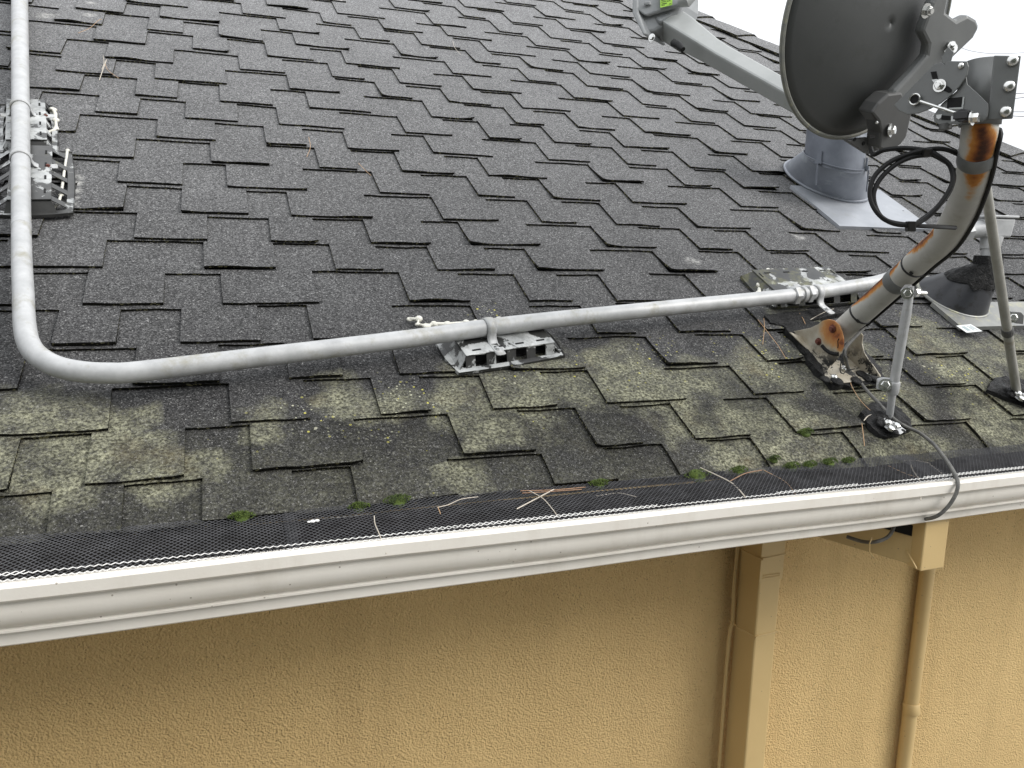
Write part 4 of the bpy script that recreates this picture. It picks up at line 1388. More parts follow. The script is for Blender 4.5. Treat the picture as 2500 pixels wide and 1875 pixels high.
# nearer strut: wide tube sleeved over a thin one
s1_bot = Vector((1.4049, 1.3659, 2.8164))
s1_mid = Vector((1.3896, 1.3503, 2.8803))
s1_top = Vector((1.3714, 1.3161, 3.0873))
strut_foot(*(1.3682, 0.9875, 0.02)[:2], 0)
b = MB()
b.tube([s1_bot, lerp(s1_bot, s1_mid, 0.35), s1_mid, lerp(s1_mid, s1_top, 0.15)], [0.0075, 0.0078, 0.0082, 0.0082], 14)
b.build('strut_rod', M['galv'], sat, smooth=True)
b = MB()
tv = (s1_top - s1_mid).normalized()
b.tube([s1_mid, s1_mid + tv * .002, lerp(s1_mid, s1_top, .5), s1_top - tv * 0.03, s1_top, s1_top + tv * 0.03], [0.0095, 0.0102, 0.0102, 0.0102, 0.0085, 0.006], 16)
st1 = b.build('strut', M['galv'], sat, smooth=True)
b = MB()
pcl = [(1.3525, 1.359, 2.9108), (1.3628, 1.356, 2.9144), (1.3969, 1.343, 2.9118), (1.3923, 1.3392, 2.8837), (1.3777, 1.3451, 2.8867), (1.3497, 1.3558, 2.8889)]
b.prism(pcl, (0.006, 0.009, 0))
b.build('strut_clamp', M['galv'], sat, bevel=0.002)
b = MB()
b.ring(lerp(s1_mid, s1_top, -0.01), lerp(s1_mid, s1_top, 0.13), 0.0105, 0.0025, 16)
b.build('strut_clamp', M['galv'], sat, smooth=True)
b = MB()
b.bolt(Vector((1.3651, 1.3489, 2.899)), (-0.6, -0.75, 0.2), 0.0095, 0.009, stud=0.006)
b.build('bolt', M['bright'], st1)

# thin strut at right
s2_bot = Vector((1.8421, 1.4074, 2.857))
s2_top = Vector((1.2461, 1.0705, 3.3421))
strut_foot(*(1.8289, 1.0553, 0.02)[:2], 1)
b = MB()
b.tube([s2_bot, s2_top], [0.0105, 0.0088], 16)
st2 = b.build('strut', M['strut'], sat, smooth=True)
q3 = lerp(s2_bot, s2_top, ((s2_bot - Vector((1.6695, 1.3086, 3.0541))).length) / (s2_bot - s2_top).length)
tv = (s2_top - s2_bot).normalized()
b = MB()
b.ring(q3 - tv * 0.013, q3 + tv * 0.013, 0.0102, 0.0022, 16)
pcl = [(1.6504, 1.3077, 3.0691), (1.6568, 1.3038, 3.0608), (1.6785, 1.2957, 3.0599), (1.6841, 1.2922, 3.0529), (1.6815, 1.2896, 3.0344), (1.6666, 1.2953, 3.0355), (1.6508, 1.3032, 3.0465)]
b.prism(pcl, (0.007, 0.010, 0))
b.build('strut_clamp', M['darkbrack'], sat)
b = MB()
b.bolt(Vector((1.6576, 1.2978, 3.0484)), (-0.6, -0.75, 0.2), 0.008, 0.009)
b.build('bolt', M['bright'], st2)

# clamp at the mast head
cz0, cz1 = top.z + 0.014, top.z + 0.1125
b = MB()
fdir = Vector((0.84, -0.54, 0))
rows = []
for z_ in (cz0, cz1):
    r = []
    for k in range(25):
        a = lerp(math.radians(35), math.radians(325), k / 24)
        dv = fdir * math.cos(a) + Vector((0.54, 0.84, 0)) * math.sin(a)
        r.append(Vector((top.x, top.y, z_)) + dv * (MR + 0.003))
    rows.append(r)
b.grid(rows)
b.build('clamp_sleeve', M['brack'], sat, smooth=True, solid=0.003)
fl = [(1.1198, 0.9647, 3.4874), (1.1419, 0.9369, 3.4836), (1.1417, 0.9371, 3.3934), (1.121, 0.9631, 3.3931)]
b = MB()
b.prism(fl, (0.003, 0.003, 0))
cf = b.build('clamp_flange', M['brack'], sat, bevel=0.0015)
for p in [(1.1336, 0.9441, 3.4772), (1.1335, 0.9442, 3.4407), (1.1331, 0.9447, 3.404)]:
    b = MB()
    b.ball(Vector(p), 0.0085, (-0.78, -0.62, 0), 14, 8, flat=0.6)
    b.build('bolt', M['bright'], cf, smooth=True, angle=180)

# side plates with their slots
SN = Vector((-.93, -.36, 0)).normalized()
plo = [(1.0993, 0.9943, 3.4661), (1.101, 0.9899, 3.4481), (1.1076, 0.9727, 3.4308), (1.1128, 0.9593, 3.4162), (1.1134, 0.9578, 3.4074), (1.1134, 0.9579, 3.3966), (1.1112, 0.9634, 3.3898), (1.1056, 0.978, 3.3885), (1.0881, 1.0232, 3.3916), (1.0855, 1.03, 3.3964), (1.0845, 1.0325, 3.4052), (1.0864, 1.0276, 3.4143), (1.0885, 1.0223, 3.4232), (1.0957, 1.0035, 3.44)]
b = MB()
b.prism(plo, -SN * 0.003)
sp_lo = b.build('side_plate', M['brack'], sat, bevel=0.0008)
pup = [(1.0773, 1.0346, 3.4834), (1.0808, 1.0255, 3.4854), (1.083, 1.0198, 3.4801), (1.0844, 1.0163, 3.4856), (1.0946, 0.9897, 3.4811), (1.0958, 0.9867, 3.4731), (1.0955, 0.9875, 3.4608), (1.0923, 0.9958, 3.4451), (1.0883, 1.0062, 3.4332), (1.0831, 1.0194, 3.4225), (1.0775, 1.0339, 3.4156), (1.0711, 1.0505, 3.4105), (1.0652, 1.0658, 3.4106), (1.0598, 1.0798, 3.4182), (1.0566, 1.0881, 3.4278)]
b = MB()
b.prism(pup, -SN * 0.003)
sp_up = b.build('side_plate', M['brack'], sat, bevel=0.0008)
b = MB()
b.prism([(1.0904, 1.0139, 3.43), (1.0989, 0.992, 3.4297), (1.0989, 0.9921, 3.4115), (1.0907, 1.0132, 3.4138)], -SN * 0.0008)
b.build('square_hole', M['hole'], sp_lo)
b = MB()
b.prism([(1.0982, 0.9928, 3.4297), (1.0991, 0.9904, 3.4292), (1.0991, 0.9905, 3.411), (1.0982, 0.9927, 3.4115)], -SN * 0.0008)
b.prism([(1.0913, 1.0105, 3.4151), (1.0982, 0.9926, 3.4143), (1.0984, 0.9921, 3.4114), (1.0914, 1.0102, 3.4129)], -SN * 0.0008)
b.build('hole_edge', M['arm'], sp_lo)
b = MB()
b.prism([(1.0747, 1.0378, 3.4721), (1.0778, 1.03, 3.4721), (1.0793, 1.0261, 3.4599), (1.0765, 1.0333, 3.4592)], -SN * 0.0008)
b.prism([(1.0837, 1.0146, 3.4484), (1.0854, 1.0103, 3.4468), (1.0874, 1.0051, 3.4417), (1.0873, 1.0053, 3.4379), (1.0858, 1.0093, 3.4373), (1.0832, 1.0158, 3.4409)], -SN * 0.0008)
b.build('slot', M['hole'], sp_up)
b = MB()
b.prism([(1.0754, 1.0345, 3.4599), (1.078, 1.0278, 3.4601), (1.0788, 1.0255, 3.4587), (1.0768, 1.0309, 3.4549)], -SN * 0.0008)
b.build('slot_glint', M['sticker'], sp_up)
b = MB()
b.bolt((1.0809, 1.0226, 3.4495), SN, 0.0068, 0.006, stud=0.004)
b.build('bolt', M['bright'], sp_up)
b = MB()
b.ball((1.0899, 0.9964, 3.4752), 0.0048, SN, 12, 6, flat=0.6)
b.build('screw', M['bright'], sp_up)
b = MB()
ec = Vector((1.0637, 1.053, 3.432))
e1_ = Vector((0, 0, 1))
e2_ = SN.cross(e1_).normalized()
b.tube([ec + (e1_ * math.cos(2 * math.pi * k / 20) + e2_ * math.sin(2 * math.pi * k / 20)) * 0.0082 for k in range(21)], 0.0014, 6)
b.tube([(1.0671, 1.0444, 3.4279), (1.0864, 0.9888, 3.4036)], 0.0026, 8)
b.build('eye_rod', M['bright'], sat, smooth=True)
b = MB()
b.tube([ec - SN * 0.001, ec - SN * 0.003], 0.0075, 14)
b.build('eye_hole', M['hole'], sp_up)
b = MB()
kc = Vector((1.0911, 0.9823, 3.3998))
b.tube([kc - SN * .008, kc + SN * .005], 0.0102, 14)
b.box(kc + SN * 0.004 - e2_ * 0.0, e2_ * 0.011, e1_ * 0.0055, SN * 0.005)
b.build('adjuster_knob', M['black'], sat, bevel=0.001)
b = MB()
hb = Vector((1.0957, 0.9704, 3.3948))
b.bolt(hb, e2_ * (-1 if e2_.x < 0 else 1), 0.0075, 0.011)
b.build('bolt', M['bright'], sat)
b = MB()
b.prism([(1.0855, 1.0271, 3.4062), (1.0885, 1.0193, 3.4066), (1.0883, 1.0198, 3.4016), (1.087, 1.0232, 3.3991), (1.0857, 1.0266, 3.4017)], SN * 0.0008)
b.prism([(1.0937, 1.006, 3.4024), (1.0958, 1.0006, 3.4013), (1.0961, 0.9998, 3.394), (1.094, 1.0053, 3.3943)], SN * 0.0008)
b.build('slot_glint', M['sticker'], sp_lo)
b = MB()
b.prism([(1.0884, 1.0197, 3.4049), (1.0935, 1.0065, 3.4025), (1.0936, 1.0061, 3.3963), (1.0886, 1.0192, 3.3981)], SN * 0.0008)
b.build('slot', M['hole'], sp_lo)
b = MB()
b.tube([(1.0965, 1.0182, 3.3923), (1.0968, 1.0173, 3.3838)], 0.0095, 12)
b.build('post_stub', M['darkbrack'], sat, smooth=True)

# reflector
DN = Vector((-.152, .9465, .2847)).normalized()
DC = Vector((1.1241, 1.2353, 3.5982))
da = DN.cross(Vector((0, 0, 1))).normalized()
db = da.cross(DN)
DRAD, DEPTH = 0.205, 0.045
b = MB()
rows = []
for j in range(13):
    r_ = max(0.002, j / 12)
    rows.append([DC - DN * (DEPTH * (1 - r_ * r_)) + (da * math.cos(2 * math.pi * k / 56) + db * math.sin(2 * math.pi * k / 56)) * (DRAD * r_) for k in range(56)])
b.grid(rows, closed=True)
ref = b.build('reflector', M['dish'], sat, smooth=True, solid=0.0025)
b = MB()
b.tube([DC + (da * math.cos(2 * math.pi * k / 72) + db * math.sin(2 * math.pi * k / 72)) * DRAD for k in range(73)], 0.0046, 8)
b.build('rim', M['dishrim'], ref, smooth=True)

# bracket on the back of the reflector
bk = [(1.1886, 1.1807, 3.6246), (1.1934, 1.178, 3.636), (1.2254, 1.1809, 3.6435), (1.2312, 1.1902, 3.6156), (1.2682, 1.1986, 3.6073), (1.2935, 1.199, 3.6197), (1.3209, 1.2045, 3.6159), (1.3368, 1.2101, 3.6059), (1.3307, 1.2149, 3.5868), (1.2881, 1.2202, 3.5462), (1.2664, 1.2254, 3.5173), (1.2341, 1.2321, 3.4778), (1.2096, 1.237, 3.4485), (1.1757, 1.2287, 3.4581), (1.1611, 1.2202, 3.4785), (1.1933, 1.2147, 3.5141), (1.2181, 1.2091, 3.5457), (1.2134, 1.2036, 3.5617), (1.1852, 1.1939, 3.5789)]
b = MB()
b.prism(bk, -DN * 0.020)
brk = b.build('back_bracket', M['brack'], sat, bevel=0.006)
bl = [(1.113, 1.2335, 3.4438), (1.1224, 1.2299, 3.4608), (1.1418, 1.2278, 3.4781), (1.1749, 1.2313, 3.4839), (1.221, 1.2477, 3.454), (1.2278, 1.2614, 3.4121), (1.2188, 1.2642, 3.3982), (1.1898, 1.2647, 3.3811), (1.1615, 1.2582, 3.3874), (1.1543, 1.2494, 3.4129), (1.1394, 1.2416, 3.4309)]
b = MB()
b.prism(bl, -DN * 0.034)
brl = b.build('lower_bracket', M['darkbrack'], sat, bevel=0.004)
tb = [(1.1008, 1.2532, 3.3927), (1.1605, 1.2601, 3.4017), (1.2009, 1.2719, 3.3841), (1.1719, 1.2706, 3.3728)]
b = MB()
b.prism(tb, -DN * 0.012)
b.build('bottom_tab', M['darkbrack'], sat, bevel=0.0015)
b = MB()
for p in [(1.1768, 1.1619, 3.6035)]:
    b.bolt(p, -DN, 0.0085, 0.010, stud=0.004)
b.build('bolt', M['bright'], brk)
b = MB()
for p in [(1.2737, 1.1916, 3.5565)]:
    b.bolt(p, (-0.5, -0.8, 0.3), 0.0085, 0.012, stud=0.005)
b.build('bolt', M['bright'], brk)
b = MB()
for p in [(1.1775, 1.2162, 3.4091)]:
    b.bolt(p, (0.5, -0.86, 0), 0.0085, 0.010)
b.build('bolt', M['bright'], brl)
b = MB()
for p in [(1.1359, 1.2065, 3.4193)]:
    b.ball(p, 0.003, -DN, 8, 5)
b.build('bolt', M['bright'], brl)
for x0_, y0_, pt_ in [(1297, 752, (1.1229, 1.2435, 3.3931)), (1345, 775, (1.1501, 1.2495, 3.3876))]:
    b = MB()
    b.tube([Vector(pt_), Vector(pt_) - DN * 0.001], 0.0035, 10)
    b.build('hole', M['hole'], brl)
b = MB()
sl = [(1.1279, 1.2132, 3.3981), (1.1439, 1.2155, 3.3987), (1.1453, 1.2173, 3.3937), (1.1293, 1.2149, 3.3932)]
b.prism(sl, -DN * 0.0008)
b.build('hole', M['hole'], brl)
b = MB()
link = [(1.0823, 1.0272, 3.4926), (1.0851, 1.0198, 3.5079), (1.0885, 1.0112, 3.4983), (1.0875, 1.0136, 3.4851), (1.0852, 1.0195, 3.4805), (1.0832, 1.0249, 3.4826)]
b.prism(link, -SN * 0.004)
b.build('link_plate', M['brack'], sat, bevel=0.001)

# feed arm: square tube widening towards the feed
a0 = Vector((1.018, 1.7586, 3.6952))
a1 = Vector((1.0747, 1.6227, 3.6043))
a2 = Vector((1.1304, 1.4887, 3.521))
a3 = Vector((1.1676, 1.3871, 3.4583))
av = (a2 - a0).normalized()
tocam = (cam.location - a1).normalized()
tocam = (tocam - av * tocam.dot(av)).normalized()
upv = av.cross(tocam).normalized()
if upv.z < 0:
    upv = -upv
n1 = (tocam * 0.72 + upv * 0.70).normalized()      # upper lit face
n2 = (tocam * 0.72 - upv * 0.70).normalized()      # lower face
b = MB()
rows = []
for p, w1, w2 in ((a0, 0.027, 0.034), (lerp(a0, a1, .25), 0.026, 0.032), (lerp(a0, a1, .8), 0.0215, 0.021), (a1, 0.021, 0.0195), (a2, 0.0205, 0.018), (a3, 0.020, 0.018)):
    c_ = [p + n1 * w1 - n2 * w2, p + n1 * w1 + n2 * w1, p - n1 * w1 + n2 * w1, p - n1 * w1 - n2 * w2]
    rows.append([c_[0], c_[1], c_[2], c_[3]])
ids = b.grid(rows, closed=True)
b.face(ids[0][::-1])
b.face(ids[-1])
b.build('feed_arm', M['arm'], sat, bevel=0.005)
b = MB()
c0_ = a0 - av * 0.010
for sgn in (1,):
    b.box(c0_, n1 * 0.0310, n2 * 0.0345, av * 0.016)
colr = b.build('arm_collar', M['lnb'], sat, bevel=0.005)
b = MB()
b.bolt((0.9457, 1.7116, 3.6516), tocam, 0.006, 0.004)
b.build('screw', M['bright'], colr)
b = MB()
b.tube([(0.9809, 1.6741, 3.6359), (0.9833, 1.6553, 3.6277), (0.9859, 1.6413, 3.6158)], [0.009, 0.008, 0.006], 10)
b.build('cable_stub', M['cable'], sat, smooth=True)

fd = MB()
fn = -tocam
body = [(0.9404, 1.7781, 3.7887), (0.9374, 1.7653, 3.7173), (0.9532, 1.7507, 3.6714), (0.9702, 1.7452, 3.6752), (1.0263, 1.7316, 3.7109), (1.0361, 1.7327, 3.7355), (1.0384, 1.7427, 3.791)]
fd.prism(body, fn * 0.07)
feed = fd.build('feed_housing', M['lnb'], sat, bevel=0.006)
b = MB()
b.prism([(0.9418, 1.7719, 3.7872), (0.9389, 1.7591, 3.716), (0.9552, 1.7508, 3.7041), (1.0283, 1.7289, 3.7293), (1.0319, 1.7295, 3.7391), (1.034, 1.7385, 3.7894)], -fn * 0.012)
b.build('back_panel', M['lnb'], feed, bevel=0.004)
b = MB()
b.prism([(0.9189, 1.7688, 3.7836), (0.9158, 1.7556, 3.7103), (0.9372, 1.7382, 3.6611), (0.9445, 1.7363, 3.6651), (0.9287, 1.7513, 3.7122), (0.9317, 1.7642, 3.7839)], fn * 0.085)
b.build('front_cover', M['lnb'], feed, bevel=0.004)
b = MB()
b.box((0.9485, 1.7435, 3.7316), Vector((0.9549, 1.7413, 3.7325)) - Vector((0.9485, 1.7435, 3.7316)), fn * 0.004, Vector((0, 0, 0.004)))
b.build('catch', M['lnb'], feed, bevel=0.002)
st = [(0.9758, 1.7376, 3.7695), (0.9739, 1.7291, 3.7222), (0.9995, 1.721, 3.7289), (1.0012, 1.7284, 3.7701)]
b = MB()
b.prism(st, -fn * 0.0006)
stk2 = b.build('sticker', M['green'], feed)
b = MB()
st = [Vector(p) for p in st]
for i, (y0_, y1_, segs) in enumerate(((.54, .60, ((.12, .92),)), (.64, .69, ((.10, .93),)), (.73, .77, ((.10, .5), (.56, .9))), (.82, .87, ((.12, .55),)), (.90, .93, ((.10, .4), (.75, .95))), (.36, .42, ((.1, .9),)), (.46, .5, ((.1, .7),)))):
    for sa, sb_ in segs:
        x_ = sa
        while x_ < sb_ - 0.03:
            w_ = random.uniform(0.03, 0.07)
            q = [lerp(lerp(st[0], st[3], xx), lerp(st[1], st[2], xx), yy) - fn * 0.0012 for xx, yy in ((x_, y0_), (x_ + w_, y0_), (x_ + w_, y1_), (x_, y1_))]
            b.poly(q)
            x_ += w_ + 0.018
b.build('lettering', M['ink'], stk2)
b = MB()
b.tube([(1.017, 1.7132, 3.7381), (1.0241, 1.6995, 3.7371), (1.0356, 1.6973, 3.7473)], [0.014, 0.016, 0.012], 12)
b.build('connector', M['arm'], sat, smooth=True)

# ---------------------------------------------------------------- black coaxial cable
def coax(name, pts, r, mat, label, n=8):
    b = MB()
    b.tube(smooth_path(pts, n), r, 8)
    return b


cx_t = thing('coaxial_cable', (1.0727, 1.042, 3.231), 'black coaxial cable coiled in loops beside the rusted mast', 'cable')
b = MB()
lp = [[(1.0784, 1.1529, 3.3663), (1.067, 1.1328, 3.3531), (1.0695, 1.1114, 3.359), (1.0858, 1.084, 3.3604), (1.1038, 1.0546, 3.3544), (1.1148, 1.0376, 3.3433), (1.1298, 1.0293, 3.3288), (1.1315, 1.0235, 3.3021), (1.116, 1.0282, 3.2693), (1.0964, 1.0361, 3.2451), (1.073, 1.0425, 3.2341), (1.0525, 1.0614, 3.2367), (1.034, 1.0767, 3.253), (1.0274, 1.0899, 3.2802), (1.0345, 1.0932, 3.3107), (1.0548, 1.0851, 3.335), (1.0802, 1.073, 3.3488), (1.101, 1.0559, 3.3558), (1.1253, 1.0419, 3.3574), (1.1637, 1.0425, 3.3492), (1.1985, 1.0617, 3.3466)], [(1.1077, 1.0576, 3.3489), (1.0858, 1.0701, 3.3444), (1.0632, 1.0811, 3.3307), (1.043, 1.0892, 3.3064), (1.0332, 1.0878, 3.2804), (1.0378, 1.0786, 3.2531), (1.0508, 1.068, 3.2397), (1.0783, 1.0515, 3.2343), (1.1083, 1.0456, 3.2329), (1.1526, 1.0565, 3.2332), (1.228, 1.0939, 3.2336)], [(1.1103, 1.0605, 3.3523), (1.1317, 1.0413, 3.3386), (1.141, 1.0311, 3.3147), (1.134, 1.0322, 3.2849), (1.115, 1.0404, 3.2577), (1.0929, 1.0471, 3.2392)]]
for L in lp:
    b.tube(smooth_path(L, 6), 0.0040, 8)
b.build('loops', M['cable'], cx_t, smooth=True)
for p, q in (((1.0997, 1.0512, 3.3568), (1.1088, 1.0618, 3.3449)), ((1.0717, 1.042, 3.24), (1.0802, 1.0487, 3.2238))):
    b = MB()
    b.box(lerp(Vector(p), Vector(q), .5), Vector((0.006, -0.003, 0)), Vector((0.003, 0.007, 0)), (Vector(q) - Vector(p)) * 0.5)
    b.build('tie', M['black'], cx_t, bevel=0.002)
b = MB()
under = []
for i in range(3, len(mp) - 14):
    p = mp[len(mp) - 14 - (i - 3)]
    t_ = (mp[min(i + 1, len(mp) - 1)] - mp[i - 1]).normalized()
    qd = (Vector((0.70, -0.15, -0.72)))
    tt = (mp[len(mp) - 13 - (i - 3)] - mp[len(mp) - 15 - (i - 3)]).normalized()
    qd = (qd - tt * qd.dot(tt)).normalized()
    under.append(p + qd * (MR + 0.0035))
b.tube(under, 0.0036, 8)
b.build('mast_run', M['cable'], cx_t, smooth=True)
b = MB()
run = [Vector(under[-1])] + [Vector(p) for p in [(1.3586, 1.4701, 2.9644), (1.3656, 1.4729, 2.9364)]] + [RP(*p) for p in [(1.4134, 1.1826, 0.016), (1.4108, 1.1429, 0.016), (1.4066, 1.0998, 0.016), (1.406, 1.0602, 0.016), (1.4057, 1.0129, 0.016), (1.417, 0.9813, 0.016), (1.4382, 0.9579, 0.016), (1.4455, 0.9319, 0.016)]]
run += [Vector(p) for p in ((1.4273, 1.2516, 2.7775), (1.397, 1.19, 2.7592), (1.3761, 1.152, 2.7438), (1.3665, 1.139, 2.7312), (1.3586, 1.137, 2.7118), (1.3477, 1.14, 2.6911), (1.3341, 1.147, 2.6727), (1.3314, 1.165, 2.6597), (1.3465, 1.2, 2.6442))]
b.tube(smooth_path(run, 6), 0.0040, 8)
b.build('roof_run', M['cable_old'], cx_t, smooth=True)
b = MB()
hang = [(1.3237, 1.24, 2.6345), (1.3159, 1.235, 2.6223), (1.302, 1.23, 2.6054), (1.2875, 1.232, 2.5952), (1.2696, 1.24, 2.588), (1.268, 1.27, 2.5783), (1.2551, 1.3, 2.5791)]
b.tube(smooth_path(hang, 6), 0.0040, 8)
b.build('hanging_run', M['cable_old'], cx_t, smooth=True)
b = MB()
b.tube([(1.2617, 1.238, 2.5996), (1.2506, 1.232, 2.5902), (1.2522, 1.231, 2.5703), (1.2669, 1.232, 2.556)], 0.0014, 6)
b.build('tie', M['tan'], cx_t)
for pp_ in ((1.3605, 1.32, 3.1429), (1.3635, 1.4704, 3.0308)):
    q_, t_ = mast_at(pp_)
    b = MB()
    b.ring(q_ - t_ * 0.0025, q_ + t_ * 0.0025, MR, 0.0018, 24)
    tc = (cam.location - q_).normalized()
    b.box(q_ + (tc * 0.8 + Vector((-.2, 0, -.6))).normalized() * (MR + 0.003), t_ * 0.004, tc.cross(t_).normalized() * 0.004, tc * 0.003)
    b.build('tie', M['black'], cx_t)
b = MB()
wl_ = [(1.341, 1.4548, 2.9639), (1.3328, 1.4521, 2.9346), (1.3306, 1.4489, 2.9141), (1.3374, 1.4456, 2.9099), (1.3461, 1.4439, 2.9174), (1.3615, 1.4388, 2.9207)]
b.tube(smooth_path(wl_, 5), 0.0012, 6)
b.build('ground_wire', M['black'], cx_t)

# ---------------------------------------------------------------- moss along the eave, needles
def moss(u, s, r, label, n_=260, seed=1):
    rr = random.Random(seed)
    b = MB()
    for i in range(n_):
        a, q = rr.uniform(0, 2 * math.pi), math.sqrt(rr.random())
        x, y = math.cos(a) * q * r * 1.7, math.sin(a) * q * r * 0.55
        hh = r * 0.75 * (1 - q * q) + rr.uniform(0, .003) + 0.004
        c_ = RP(u + x, s + y, hh - 0.002)
        d_ = Vector((rr.uniform(-1, 1), rr.uniform(-1, 1), rr.uniform(0.2, 1.2))).normalized()
        w_ = d_.orthogonal().normalized() * 0.0011
        b.poly([c_ - w_, c_ + w_, c_ + d_ * rr.uniform(0.0025, 0.005)])
    b.ball(RP(u, s, 0.001), r * 0.95, NL, 12, 6, flat=0.5)
    return tag(b.build('moss_clump', M['moss']), label, 'moss', 'moss clumps at the eave')


for i, ((u, s, h), r, lb) in enumerate(zip([(1.1649, 1.0015, 0.0), (0.8488, 0.907, 0.0), (0.9437, 0.91, 0.0), (1.0677, 0.9081, 0.0), (1.1122, 0.9081, 0.0), (1.163, 0.9099, 0.0), (1.2095, 0.9086, 0.0), (0.2683, 0.9127, 0.0), (0.2021, 0.906, 0.0), (0.6406, 0.9091, 0.0), (1.0402, 0.9324, 0.0), (0.0196, 0.9088, 0.0)],
        (.013, .018, .013, .013, .012, .013, .011, .015, .011, .012, .010, .012),
        ('bright moss under a shingle edge above the gutter, below the mast foot', 'largest green moss tuft on the gutter guard, below the bent shingle', 'round moss tuft right of the largest one on the guard', 'flat moss tuft under the drooping shingle corner', 'second moss tuft under the drooping shingle corner',
         'brightest round moss tuft before the cable', 'small moss tuft nearest the cable', 'dark moss strip under the eave left of the brown needles', 'thin moss smear farther left under the eave', 'dull moss in the gap under the eave near the pale needles', 'moss speck at a bent shingle side', 'yellowish moss speck at the left of the guard'))):
    moss(u, s - 0.004, r, lb, seed=i)

